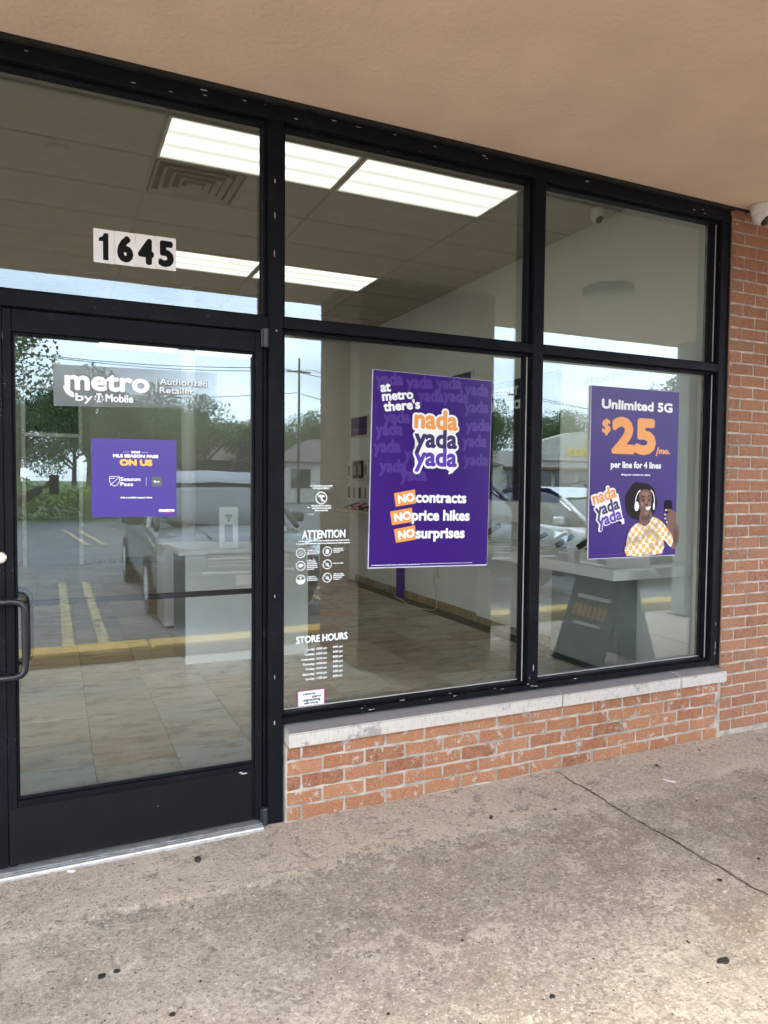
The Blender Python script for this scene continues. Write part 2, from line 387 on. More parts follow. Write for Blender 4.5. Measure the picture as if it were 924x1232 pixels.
def obj(name, me, mat, parent=None, loc=None, smooth=False):
    if isinstance(me, bmesh.types.BMesh):
        m = bpy.data.meshes.new(name); me.to_mesh(m); me.free(); me = m
    if mat is not None and len(me.materials) == 0:
        me.materials.append(mat)
    if smooth:
        me.polygons.foreach_set('use_smooth', [True] * len(me.polygons))
    o = bpy.data.objects.new(name, me)
    if loc: o.location = loc
    return link(o, parent)

def thing(name, label, cat, loc=(0, 0, 0), rz=0, group=None):
    o = bpy.data.objects.new(name, None); o.empty_display_size = 0.1
    o.location = loc; o.rotation_euler = (0, 0, rz)
    COL.objects.link(o); return tag(o, label, cat, group)

def tag(o, label=None, cat=None, group=None, kind=None):
    if label: o['label'] = label
    if cat: o['category'] = cat
    if group: o['group'] = group
    if kind: o['kind'] = kind
    return o

def struct(o): o['kind'] = 'structure'; return o

def bx(bm, x0, x1, y0, y1, z0, z1, bev=0.0):
    vs = [bm.verts.new(p) for p in ((x0, y0, z0), (x1, y0, z0), (x1, y1, z0), (x0, y1, z0), (x0, y0, z1), (x1, y0, z1), (x1, y1, z1), (x0, y1, z1))]
    fs = [bm.faces.new([vs[i] for i in f]) for f in ((0, 3, 2, 1), (4, 5, 6, 7), (0, 1, 5, 4), (1, 2, 6, 5), (2, 3, 7, 6), (3, 0, 4, 7))]
    if bev:
        ed = list({e for f in fs for e in f.edges})
        bmesh.ops.bevel(bm, geom=ed, offset=bev, segments=1, affect='EDGES')
    return vs

def box(name, x0, x1, y0, y1, z0, z1, mat, parent=None, bev=0.0):
    bm = bmesh.new(); bx(bm, x0, x1, y0, y1, z0, z1, bev); return obj(name, bm, mat, parent)

def tube_pts(bm, pts, r, seg=10, cap=True):
    pts = [Vector(p) for p in pts]; rings = []
    prev = None
    for i, p in enumerate(pts):
        d = (pts[min(i + 1, len(pts) - 1)] - pts[max(i - 1, 0)]).normalized()
        if prev is None:
            a = Vector((0, 0, 1)) if abs(d.z) < 0.9 else Vector((1, 0, 0))
            s = d.cross(a).normalized()
        else:
            s = (prev - d * prev.dot(d)).normalized()
        prev = s
        t = d.cross(s)
        rr = r[i] if isinstance(r, (list, tuple)) else r
        rings.append([bm.verts.new(p + (s * math.cos(2 * math.pi * k / seg) + t * math.sin(2 * math.pi * k / seg)) * rr) for k in range(seg)])
    for a, b in zip(rings, rings[1:]):
        for k in range(seg):
            bm.faces.new((a[k], a[(k + 1) % seg], b[(k + 1) % seg], b[k]))
    if cap:
        bm.faces.new(rings[0][::-1]); bm.faces.new(rings[-1])

def tube(name, pts, r, mat, parent=None, seg=10):
    bm = bmesh.new(); tube_pts(bm, pts, r, seg); bmesh.ops.recalc_face_normals(bm, faces=bm.faces)
    return obj(name, bm, mat, parent, smooth=True)

def lathe(bm, prof, seg=20, axis='Z', c=(0, 0, 0)):
    rings = []
    for r, h in prof:
        ring = []
        for k in range(seg):
            a = 2 * math.pi * k / seg
            p = (r * math.cos(a), r * math.sin(a), h)
            if axis == 'Y': p = (p[0], p[2], p[1])
            if axis == 'X': p = (p[2], p[0], p[1])
            ring.append(bm.verts.new((p[0] + c[0], p[1] + c[1], p[2] + c[2])))
        rings.append(ring)
    for a, b in zip(rings, rings[1:]):
        for k in range(seg): bm.faces.new((a[k], a[(k + 1) % seg], b[(k + 1) % seg], b[k]))
    bm.faces.new(rings[0][::-1]); bm.faces.new(rings[-1])
    bmesh.ops.recalc_face_normals(bm, faces=bm.faces)

def poly(bm, pts, y):            # flat print: polygon in the XZ plane facing -Y
    bm.faces.new([bm.verts.new((p[0], y, p[1])) for p in pts])

def smooth_loop(pts, n=4):       # closed Catmull-Rom
    out = []; N = len(pts)
    for i in range(N):
        p0, p1, p2, p3 = (Vector(pts[(i + k - 1) % N]) for k in range(4))
        for j in range(n):
            t = j / n
            out.append(tuple(0.5 * ((2 * p1) + (-p0 + p2) * t + (2 * p0 - 5 * p1 + 4 * p2 - p3) * t * t + (-p0 + 3 * p1 - 3 * p2 + p3) * t ** 3)))
    return out

def flat(name, pts, y, mat, parent):
    bm = bmesh.new(); poly(bm, pts, y); bmesh.ops.triangulate(bm, faces=bm.faces); return obj(name, bm, mat, parent)

def circle_pts(cx, cz, r, n=20, rz=None):
    return [(cx + r * math.cos(2 * math.pi * k / n), cz + (rz or r) * math.sin(2 * math.pi * k / n)) for k in range(n)]

def ring_flat(bm, cx, cz, r0, r1, y, n=24):
    a = [bm.verts.new((cx + r0 * math.cos(2 * math.pi * k / n), y, cz + r0 * math.sin(2 * math.pi * k / n))) for k in range(n)]
    b = [bm.verts.new((cx + r1 * math.cos(2 * math.pi * k / n), y, cz + r1 * math.sin(2 * math.pi * k / n))) for k in range(n)]
    for k in range(n): bm.faces.new((a[k], a[(k + 1) % n], b[(k + 1) % n], b[k]))

# ---- lettering: built-in font, filled outlines, thickened by stacking shifted copies 0.02 mm apart
_tc = {}
def text_data(s):
    if s in _tc: return _tc[s]
    c = bpy.data.curves.new('t', 'FONT'); c.body = s; c.size = 1; c.resolution_u = 3
    o = bpy.data.objects.new('t', c); COL.objects.link(o)
    bpy.context.view_layer.update()
    me = o.evaluated_get(bpy.context.evaluated_depsgraph_get()).to_mesh()
    d = ([(v.co.x, v.co.y) for v in me.vertices], [tuple(p.vertices) for p in me.polygons])
    o.to_mesh_clear(); bpy.data.objects.remove(o); bpy.data.curves.remove(c)
    _tc[s] = d; return d

def bold_dirs(n): return [(math.cos(2 * math.pi * k / n), math.sin(2 * math.pi * k / n)) for k in range(n)]

def text_into(V, F, s, x0, x1, z0, h, ref='H', bold=0.0, n=8, y=0.0, rot=0.0, skew=0.0, step=2e-5):
    """lay string s from x0 to x1 (width) with its baseline at z0 and letter height h (height of ref)"""
    vs, fs = text_data(s)
    rv, _ = text_data(ref)
    xs = [v[0] for v in vs]
    sz = (h - 2 * bold) / (max(v[1] for v in rv) - max(0, min(v[1] for v in rv)))
    sx = (x1 - x0 - 2 * bold) / (max(xs) - min(xs)) if x1 is not None else sz
    mx = min(xs)
    dirs = [(0, 0)] + ([(a * bold, b * bold) for a, b in bold_dirs(n)] if bold else [])
    for k, (dx, dz) in enumerate(dirs):
        b = len(V)
        for vx, vz in vs:
            px = (vx - mx) * sx + bold + dx; pz = vz * sz + bold + dz
            px += pz * skew
            V.append((x0 + px * math.cos(rot) - pz * math.sin(rot), y - k * step, z0 + px * math.sin(rot) + pz * math.cos(rot)))
        F.extend(tuple(i + b for i in f) for f in fs)

def text(s, x0, x1, z0, h, mat, parent, y, name='lettering', **kw):
    V, F = [], []
    text_into(V, F, s, x0, x1, z0, h, y=y, **kw)
    m = bpy.data.meshes.new(name); m.from_pydata(V, [], F); m.materials.append(mat)
    return obj(name, m, mat, parent)

def textblock(rows, mat, parent, y, name='lettering', **kw):
    V, F = [], []
    for r in rows:
        k = dict(kw); 
        if len(r) > 5: k.update(r[5])
        text_into(V, F, *r[:5], y=y, **k)
    m = bpy.data.meshes.new(name); m.from_pydata(V, [], F); m.materials.append(mat)
    return obj(name, m, mat, parent)

def dashes(bm, x0, x1, z, h, y, rng, wmin=0.006, wmax=0.02, gap=0.003):   # print too small to read
    x = x0
    while x < x1 - wmin:
        w_ = min(rng.uniform(wmin, wmax), x1 - x)
        hh = h * rng.uniform(0.75, 1.0)
        poly(bm, [(x, z), (x + w_, z), (x + w_, z + hh), (x, z + hh)], y)
        x += w_ + gap

# ================================================================== GROUND AND BUILDING SHELL
G = -0.045      # level of the walkway

def slab_mesh(x0, x1, y0, y1, edge, res):
    nx = int((x1 - x0) / res); ny = int((y1 - y0) / res)
    V, F = [], []
    for j in range(ny + 1):
        for i in range(nx + 1):
            x = x0 + (x1 - x0) * i / nx; yy = y0 + (y1 - y0) * j / ny
            if i == 0 and edge == 'L': x += 0.010 * noise.noise(Vector((3.3, yy * 9, 0.4))) + 0.008 * noise.noise(Vector((3.3, yy * 31, 0.4))) + 0.010 * max(0, -yy - 0.6)
            if i == nx and edge == 'R': x += 0.010 * noise.noise(Vector((3.3, yy * 9, 0.4))) + 0.008 * noise.noise(Vector((8.3, yy * 35, 0.4))) - 0.004 * max(0, -yy - 0.6)
            p = Vector((x, yy, 0))
            z = G + 0.0030 * noise.noise(p * 1.3) + 0.0016 * noise.noise(p * 6) + 0.0012 * noise.noise(p * 22)
            e = yy + 0.05 * noise.noise(p * 3.2) + 0.02 * noise.noise(p * 14)
            z += 0.006 * max(0, min(1, (e + 0.415) / 0.03)) - 0.003
            s = noise.noise(p * 9 + Vector((5, 5, 5)))
            if s > 0.28: z -= 0.004 * min(1, (s - 0.28) / 0.1)
            # edges of the joint are worn down
            if (edge == 'L' and i < 2) or (edge == 'R' and i > nx - 2): z -= 0.003 + 0.004 * max(0, noise.noise(p * 15))
            V.append((x, yy, z))
    for j in range(ny):
        for i in range(nx):
            a = j * (nx + 1) + i
            F.append((a, a + 1, a + nx + 2, a + nx + 1))
    m = bpy.data.meshes.new('slab'); m.from_pydata(V, [], F); return m

walk = struct(bpy.data.objects.new('pavement', None)); COL.objects.link(walk)
obj('slab', slab_mesh(-2.6, 1.374, -3.2, 0.03, 'R', 0.016), MAT['pavement'], walk, smooth=True)
obj('slab', slab_mesh(1.384, 4.4, -3.2, 0.03, 'L', 0.02), MAT['pavement'], walk, smooth=True)
for xa, xb in ((-12, -2.61), (4.41, 14)):
    box('slab', xa, xb, -3.2, 0.03, G - 0.1, G, MAT['pavement'], walk)
box('joint_filler', -12, 14, -3.2, 0.03, G - 0.12, G - 0.014, MAT['joint_dirt'], walk)

# car park: one sheet to the horizon
bm = bmesh.new(); poly_v = [bm.verts.new(p) for p in ((-400, -600, G - 0.02), (400, -600, G - 0.02), (400, 60, G - 0.02), (-400, 60, G - 0.02))]
bm.faces.new(poly_v); struct(obj('ground', bm, MAT['asphalt']))
bm = bmesh.new(); bm.faces.new([bm.verts.new(p) for p in ((-300, -400, G - 0.012), (400, -400, G - 0.012), (400, -47, G - 0.012), (-300, -47, G - 0.012))])
struct(obj('grass_verge', bm, MAT['grass']))
bm = bmesh.new(); bm.faces.new([bm.verts.new(p) for p in ((-60, -31, G - 0.011), (1.0, -31, G - 0.011), (1.0, -24, G - 0.011), (-60, -24, G - 0.011))])
struct(obj('lawn', bm, MAT['grass']))

# yellow kerb at the edge of the walkway
kerb = thing('kerb', 'long yellow painted kerb between the walkway and the parked cars', 'kerb')
for i in range(9):
    x0 = -10 + i * 2.44
    ya = -3.30 - (x0 + 1.2) * 0.11 if x0 > -1.2 else -3.30
    bm = bmesh.new(); bx(bm, x0, x0 + 2.43, -3.42, -3.12, G - 0.1, G + 0.10, 0.02)
    obj('kerb_stone', bm, MAT['yellow_kerb'], kerb)

def stripe(x0, y0, x1, y1, wd):
    d = Vector((x1 - x0, y1 - y0, 0)).normalized(); s = Vector((-d.y, d.x, 0)) * wd / 2
    bm = bmesh.new(); z = G - 0.008
    bm.faces.new([bm.verts.new((x0 + s.x, y0 + s.y, z)), bm.verts.new((x1 + s.x, y1 + s.y, z)), bm.verts.new((x1 - s.x, y1 - s.y, z)), bm.verts.new((x0 - s.x, y0 - s.y, z))])
    return bm
marks = struct(bpy.data.objects.new('parking_lines', None)); COL.objects.link(marks)
for k in range(-2, 4):
    xo = -0.87 + 2.97 * k
    for dx in (0, 0.30):
        obj('painted_line', stripe(xo + dx, -3.55, xo + dx - 0.02, -8.2, 0.10), MAT['yellow_line'], marks)
for k in range(-2, 5):
    for dx in (0, 0.35):
        obj('painted_line', stripe(-0.3 + 3 * k + dx, -14.5, -0.75 + 3 * k + dx, -20, 0.12), MAT['yellow_line'], marks)

# canopy soffit and roof mass
canopy = struct(bpy.data.objects.new('canopy', None)); COL.objects.link(canopy)
box('soffit', -12, 14, -2.93, -0.001, 3.03, 3.25, MAT['stucco'], canopy)
box('fascia', -12, 14, -3.05, -2.9305, 3.034, 4.1, MAT['stucco'], canopy)
box('roof_slab', -12, 14, -3.08, 11.0, 3.72, 3.95, MAT['stucco'], canopy)
bm = bmesh.new()
xs = [i * 0.02 for i in range(-130, 171)]
for a, b in zip(xs, xs[1:]):
    z = 3.012 + 0.006 * noise.noise(Vector((a * 18, 0, 0))) + 0.004 * noise.noise(Vector((a * 60, 2, 0)))
    if a > 2.575: z += 0.006
    bx(bm, a, b + 0.0, -0.006, 0.03, z, 3.0295)
obj('caulk_bead', bm, MAT['caulk'], canopy)

# ------------------------------------------------------------------ bricks
B, C_ = 0.2032, 0.0677
def brick_mesh(L_, H_, D_, rng, rag):
    n = 3
    pts = []
    w2, h2 = L_ / 2, H_ / 2
    ring = [(-w2 + L_ * i / 4, -h2) for i in range(4)] + [(w2, -h2), (w2, 0)] + [(w2 - L_ * i / 4, h2) for i in range(4)] + [(-w2, h2), (-w2, 0)]
    outer = [(x + rng.uniform(-rag, rag) * 0.6, z + rng.uniform(-rag, rag)) for x, z in ring]
    inner = [(x * (1 - 0.006 / w2) , z * (1 - 0.004 / h2)) for x, z in outer]
    N = len(ring)
    V = [(x, D_, z) for x, z in outer] + [(x, 0.0022, z) for x, z in outer] + [(x, rng.uniform(-0.0008, 0.0005), z) for x, z in inner]
    F = []
    for k in range(N):
        k2 = (k + 1) % N
        F.append((k, k2, N + k2, N + k)); F.append((N + k, N + k2, 2 * N + k2, 2 * N + k))
    V.append((0, -0.0004, 0))
    for k in range(N): F.append((2 * N + k, 2 * N + (k + 1) % N, 3 * N))
    m = bpy.data.meshes.new('brick'); m.from_pydata(V, [], F); return m

def brick_variants(lengths, mat, rag, nv=5):
    rng = random.Random(len(lengths) * 7 + int(rag * 1e5))
    d = {}
    for l in lengths:
        d[l] = []
        for _ in range(nv):
            m = brick_mesh(l, C_ - 0.0115, 0.03, rng, rag); m.materials.append(mat); d[l].append(m)
    return d
def lay_row(parent, var, x0, x1, zc, off, yface, rng, drop=None):
    """bricks from x0 to x1; off = x of one perpend joint of the course"""
    k = math.floor((x0 - off) / B)
    a = off + k * B
    while a < x1 - 1e-4:
        l = max(a, x0); r = min(a + B, x1)
        a += B
        full = r - l - 0.0115
        if full < 0.025: continue
        key = min(var, key=lambda q: abs(q - full))
        me = rng.choice(var[key])
        o = bpy.data.objects.new('brick', me); COL.objects.link(o); o.parent = parent
        o.location = ((l + r) / 2, yface + rng.uniform(-0.0012, 0.0014), zc + rng.uniform(-0.001, 0.001))
        o.scale = (full / key, 1, 1)
        o.rotation_euler = (0, rng.uniform(-0.004, 0.004), rng.choice((0, 0)))

rng = random.Random(3)
low = thing('brick_wall', 'low orange brick wall under the stone window sill', 'brick wall')
lv = brick_variants([B - 0.0115, 0.1, 0.055], MAT['brick_low'], 0.0034, 9)
for r_ in range(5):
    zc = 0.2945 - C_ * (r_ + 0.5)
    lay_row(low, lv, -0.0685, 2.56, zc, 0.0 if r_ % 2 == 0 else 0.1, 0.0, rng)
box('mortar', -0.070, 2.578, 0.0042, 0.2, G - 0.03, 0.2945, MAT['mortar'], low)

pier = thing('brick_wall', 'tall red brick wall to the right of the window frame', 'brick wall')
pv = brick_variants([B - 0.0115, 0.09, 0.14], MAT['brick_pier'], 0.0020, 9)
zj = 0.2563
row = -5
while zj + C_ * (row + 1) < 3.04:
    zc = zj + C_ * (row + 0.5)
    if zc > G:
        lay_row(pier, pv, 2.5745, 3.80, zc, 2.5745 + (0.1 if row % 2 == 0 else 0.0), 0.0, rng)
    row += 1
box('mortar', 2.5785, 6.0, 0.0042, 0.2, G - 0.03, 3.0, MAT['mortar'], pier)
# return face of the pier, towards the window
bm = bmesh.new()
for k in range(-4, 41):
    bx(bm, 2.5725, 2.60, 0.006, 0.14, zj + C_ * k + 0.0055, zj + C_ * (k + 1) - 0.0055, 0.002)
o = obj('brick_return', bm, MAT['brick_pier'], pier); o['kind'] = 'stuff'

left_wall = thing('brick_wall', 'brick wall at the far left beyond the door bay', 'brick wall')
box('mortar', -9.0, -2.60, 0.0042, 0.2, G - 0.03, 3.0, MAT['mortar'], left_wall)
def joined_bricks(parent, faces, rng, mat):
    """faces: list of (origin, direction-x, normal, width); one joined mesh of separate bricks"""
    bm = bmesh.new()
    for (o_, dx, nn, wd) in faces:
        dx = Vector(dx); nn = Vector(nn); o_ = Vector(o_)
        for k in range(45):
            z0 = G + C_ * k + 0.006
            if z0 > 2.98: break
            a = -(0.1 if k % 2 else 0)
            while a < wd:
                l, r = max(a, 0), min(a + B, wd) - 0.011
                a += B
                if r - l < 0.03: continue
                p = 0.004 + rng.uniform(-0.001, 0.001)
                cs = []
                for q, d in ((l, 0), (r, 0), (r, p), (l, p)):
                    cs.append(o_ + dx * q + nn * d)
                lo = [bm.verts.new((c.x, c.y, z0)) for c in cs]; hi = [bm.verts.new((c.x, c.y, z0 + C_ - 0.012)) for c in cs]
                for i in range(4): bm.faces.new((lo[i], lo[(i + 1) % 4], hi[(i + 1) % 4], hi[i]))
                bm.faces.new(hi); bm.faces.new(lo[::-1])
    bmesh.ops.recalc_face_normals(bm, faces=bm.faces)
    o = obj('brickwork', bm, mat, parent); o['kind'] = 'stuff'
joined_bricks(left_wall, [((-4.6, 0.0042, 0), (1, 0, 0), (0, -1, 0), 2.0)], rng, MAT['brick_pier'])

def column(label, x0, x1, y0, y1, rng):
    c = thing('brick_column', label, 'column')
    box('core', x0, x1, y0, y1, G - 0.03, 3.03, MAT['mortar'], c)
    joined_bricks(c, [((x0, y1, 0), (1, 0, 0), (0, 1, 0), x1 - x0), ((x0, y0, 0), (0, 1, 0), (-1, 0, 0), y1 - y0), ((x1, y0, 0), (0, 1, 0), (1, 0, 0), y1 - y0)], rng, MAT['column_brick'])
column('wide brick column holding up the canopy, mirrored in the middle pane', 1.19, 2.43, -2.90, -2.02, rng)
column('brick column at the far end of the canopy', 9.2, 10.4, -2.90, -2.02, rng)
box_ = thing('steel_post', 'slim painted steel post at the canopy edge, mirrored in the right pane', 'post')
box('shaft', 5.47, 5.76, -2.90, -2.72, G, 3.03, MAT['grey_panel'], box_)
box('base_plate', 5.42, 5.81, -2.92, -2.68, G, G + 0.02, MAT['hardware'], box_)

# stone sill, three blocks
sill = thing('window_sill', 'pale limestone sill in three blocks below the windows', 'window sill')
for a, b in ((-0.066, 1.392), (1.398, 2.222), (2.228, 2.587)):
    y1 = 0.14 if b < 2.5 else 0.13
    V = [(a, -0.034, 0.296), (b, -0.034, 0.296), (b, -0.034, 0.358), (a, -0.034, 0.358), (a, y1, 0.296), (b, y1, 0.296), (b, y1, 0.392), (a, y1, 0.392)]
    bm = bmesh.new(); vs = [bm.verts.new(v) for v in V]
    for f in ((0, 1, 2, 3), (5, 4, 7, 6), (3, 2, 6, 7), (1, 5, 6, 2), (4, 0, 3, 7), (0, 4, 5, 1)): bm.faces.new([vs[i] for i in f])
    bmesh.ops.bevel(bm, geom=list(bm.edges), offset=0.004, segments=2, affect='EDGES')
    obj('sill_block', bm, MAT['sill'], sill)
# the last block stops at the pier: notch its back
# ------------------------------------------------------------------ storefront frame
FY, GY = 0.02, 0.100          # face of the frame, plane of the glass
fr = thing('storefront_frame', 'black painted aluminium window and door frame across the shopfront', 'window frame')
def member(name, x0, x1, z0, z1, y0=FY, y1=0.125):
    return box(name, x0, x1, y0, y1, z0, z1, MAT['frame'], fr, 0.0025)
M1 = (-0.143, -0.080); M2 = (1.213, 1.275); JR = (2.510, 2.5715); ML = (-1.335, -1.262)
member('head_rail', -2.6, JR[1], 2.952, 3.012, FY - 0.004)
member('mullion', M1[0], M1[1], G - 0.005, 2.9515)
member('mullion', M2[0], M2[1], 0.4150, 2.9515)
member('mullion', ML[0], ML[1], G, 2.9515)
member('jamb', JR[0], JR[1], 0.384, 2.9515)
member('jamb', -2.6, -2.55, 0.0, 2.9515)
member('transom_rail', ML[1] + 0.001, M1[0] - 0.001, 2.074, 2.134)
member('transom_rail', M1[1] + 0.001, M2[0] - 0.001, 2.094, 2.138)
member('transom_rail', M2[1] + 0.001, JR[0] - 0.001, 2.094, 2.138)
member('transom_rail', -2.549, ML[0] - 0.001, 2.074, 2.134)
member('sill_rail', M1[1] + 0.001, M2[0] - 0.001, 0.388, 0.414)
member('sill_rail', M2[0] - 0.0005, M2[1] + 0.0005, 0.388, 0.4145, FY + 0.001)
member('sill_rail', M2[1] + 0.001, JR[0] - 0.001, 0.388, 0.414)
member('sill_rail', -2.549, ML[0] - 0.001, G, 0.06)
# door jambs behind the mullion faces
member('door_jamb', M1[0] - 0.018, M1[0] - 0.0005, G, 2.0735, 0.045)
member('door_jamb', ML[1] + 0.0005, ML[1] + 0.012, G, 2.0735, 0.045)
# beads that hold each pane, glass and edge strips
def pane(x0, x1, z0, z1, gy=GY, side_glint=True):
    s = 0.017; q = 0.013
    for a in ((x0, x1, z0, z0 + q), (x0, x1, z1 - q, z1), (x0, x0 + s, z0 + q, z1 - q), (x1 - s, x1, z0 + q, z1 - q)):
        box('glazing_bead', a[0] + .0005, a[1] - .0005, 0.052, gy - 0.001, a[2] + .0005, a[3] - .0005, MAT['frame'], fr, 0.002)
    box('edge_strip', x0 + s, x1 - s, gy - 0.010, gy - 0.001, z0 + q, z0 + q + 0.004, MAT['glint_strip'], fr)  # pale gasket line; the sill's reflection is put into its colour
    box('edge_strip', x1 - s - 0.0035, x1 - s, gy - 0.006, gy - 0.001, z0 + q + 0.005, z1 - q, MAT['rubber'], fr)
    if side_glint: box('edge_strip', x1 - s * 1.0 - 0.003, x1 - s * 1.0 + 0.001, 0.0475, 0.0515, z0 + s, z1 - s, MAT['glint_strip'], fr)  # pale seal strip; the glint of daylight is put into its colour
    box('glass_pane', x0 + s * .5, x1 - s * .5, gy, gy + 0.006, z0 + s * .5, z1 - s * .5, MAT['glass'], fr)
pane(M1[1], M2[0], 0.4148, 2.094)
pane(M1[1], M2[0], 2.1385, 2.9512, side_glint=False)
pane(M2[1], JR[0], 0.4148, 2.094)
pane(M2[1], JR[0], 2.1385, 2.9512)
pane(ML[1], M1[0], 2.1345, 2.9512, side_glint=False)
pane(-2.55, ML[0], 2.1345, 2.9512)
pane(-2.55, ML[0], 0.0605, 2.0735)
# black sealant against the brick, worn
bm = bmesh.new()
for k in range(130):
    z = 0.384 + k * 0.02
    bx(bm, 2.5705, 2.5738 + 0.0012 * noise.noise(Vector((0, 0, z * 20))), 0.012, 0.06, z, z + 0.0202)
obj('sealant', bm, MAT['caulk'], fr)
# flakes of bare metal and old screw covers on the frame
bm = bmesh.new(); rf = random.Random(11)
def fleck(x, z, w_, h_, y):
    n_ = 7; pts = []
    for k in range(n_):
        a = 2 * math.pi * k / n_; q = rf.uniform(0.55, 1.0)
        pts.append((x + w_ * q * math.cos(a), z + h_ * q * math.sin(a)))
    poly(bm, pts, y)
for x, z, a, b in ((1.245, 0.50, 0.0045, 0.022), (1.222, 0.452, 0.004, 0.004), (1.246, 2.96, 0.006, 0.006), (2.545, 0.63, 0.003, 0.02), (2.545, 0.50, 0.003, 0.03), (2.543, 0.455, 0.003, 0.012),
                   (-0.118, 2.70, 0.004, 0.012), (-0.118, 2.56, 0.003, 0.02), (-0.12, 2.40, 0.004, 0.018), (-0.11, 2.08, 0.006, 0.006),
                   (-0.115, 0.60, 0.003, 0.014), (-0.115, 0.40, 0.0035, 0.014), (-0.115, 0.95, 0.003, 0.010)):
    fleck(x, z, a, b, FY - 0.0006)
for k in range(20):
    fleck(rf.uniform(-1.2, 2.5), rf.uniform(2.965, 3.005), rf.uniform(0.003, 0.018), rf.uniform(0.001, 0.004), FY - 0.0046)
for k in range(14):
    fleck(rf.uniform(0, 2.4), rf.uniform(0.395, 0.43), rf.uniform(0.004, 0.02), rf.uniform(0.001, 0.003), FY - 0.0006)
o = obj('bare_flecks', bm, MAT['bare'], fr); o['kind'] = 'stuff'

# ------------------------------------------------------------------ door
door = thing('entrance_door', 'black framed glass entrance door with a pull handle and kick panel', 'door')
DX0, DX1 = -1.247, -0.167
DG = 0.058
def dpart(name, *a, mat=None, bev=0.002): return box(name, *a, mat or MAT['frame'], door, bev)
dpart('stile', DX0, -1.139, 0.030, 0.075, -0.018, 2.068)
dpart('stile', -1.1365, -1.108, 0.0305, 0.074, -0.018, 2.068)
dpart('stile', -0.198, DX1, 0.030, 0.075, -0.018, 2.068)
dpart('top_rail', -1.1075, -0.1985, 0.031, 0.074, 1.986, 2.067)
dpart('bottom_rail', -1.1075, -0.1985, 0.033, 0.074, -0.016, 0.229)
dpart('kick_panel', -1.134, -0.214, 0.0265, 0.0300, -0.012, 0.207, mat=MAT['kick'], bev=0.0008)
for a in ((-1.1075, -0.1985, 0.2295, 0.240), (-1.1075, -0.1985, 1.976, 1.9855), (-1.1075, -1.098, 0.2405, 1.9755), (-0.2075, -0.1985, 0.2405, 1.9755)):
    dpart('glazing_bead', a[0], a[1], 0.042, DG - .001, a[2], a[3])
box('glass_pane', -1.104, -0.202, DG, DG + 0.006, 0.234, 1.982, MAT['glass_door'], door)
# pull handle outside and its twin inside
def pull(ys, y0, inner=False):
    z1, z0, xr, xl = 0.998, 0.718, -1.072, -1.185
    if inner: z1 += 0.02; z0 += 0.02; xr += 0.012
    pts = [(xl, ys, z1), (xl, y0 * 0.6 + ys * 0.4, z1), (xl + 0.012, y0, z1), (xr - 0.04, y0, z1), (xr - 0.015, y0, z1 - 0.006), (xr - 0.003, y0, z1 - 0.02), (xr, y0, z1 - 0.045),
           (xr, y0, z0 + 0.045), (xr - 0.003, y0, z0 + 0.02), (xr - 0.015, y0, z0 + 0.006), (xr - 0.04, y0, z0), (xl + 0.012, y0, z0), (xl, y0 * 0.6 + ys * 0.4, z0), (xl, ys, z0)]
    return tube('pull_handle' , pts, 0.0125, MAT['handle'], door, 14)
pull(0.030, -0.032); pull(0.075, 0.125, True)
dpart('push_bar', -1.12, -0.185, 0.105, 0.125, 0.954, 0.976, mat=MAT['handle'])
bm = bmesh.new(); lathe(bm, [(0.0215, 0.0298), (0.0215, 0.024), (0.018, 0.021), (0.0135, 0.0205)], 24, 'Y', (-1.153, 0, 1.154)); lk = obj('lock_cylinder', bm, MAT['brass'], door, smooth=False)
bm = bmesh.new(); lathe(bm, [(0.012, 0.0204), (0.012, 0.0185), (0.010, 0.018)], 20, 'Y', (-1.153, 0, 1.154)); obj('keyway', bm, MAT['aluminium'], lk)
# pivots
for z0, z1 in ((2.005, 2.085), (-0.038, 0.035)):
    bm = bmesh.new()
    lathe(bm, [(0.012, z0), (0.014, z0 + 0.004), (0.014, z1 - 0.004), (0.012, z1)], 14, 'Z', (-0.157, 0.018, 0))
    bx(bm, -0.176, -0.152, 0.018, 0.0295, z0 + 0.004, z1 - 0.004)
    obj('pivot', bm, MAT['hardware'], door)
thr = thing('door_threshold', 'ribbed aluminium threshold strip under the entrance door', 'threshold')
box('plate', -1.34, -0.172, -0.028, 0.10, G - 0.004, G + 0.012, MAT['aluminium'], thr, 0.002)
for k in range(3):
    box('rib', -1.34, -0.172, -0.022 + k * 0.017, -0.013 + k * 0.017, G + 0.0122, G + 0.0175, MAT['aluminium'], thr)
bm = bmesh.new(); fleck(-0.248, 0.197, 0.022, 0.004, 0.0262); fleck(-0.262, 0.203, 0.010, 0.003, 0.0261); fleck(-0.6, 0.12, 0.002, 0.002, 0.0262)
obj('scrape', bm, MAT['aluminium'], door)

# ================================================================== SIGNS ON THE GLASS
S = 0.0012   # spacing of print layers
def text_simple_rows(*a, **k): return textblock(*a, **k)

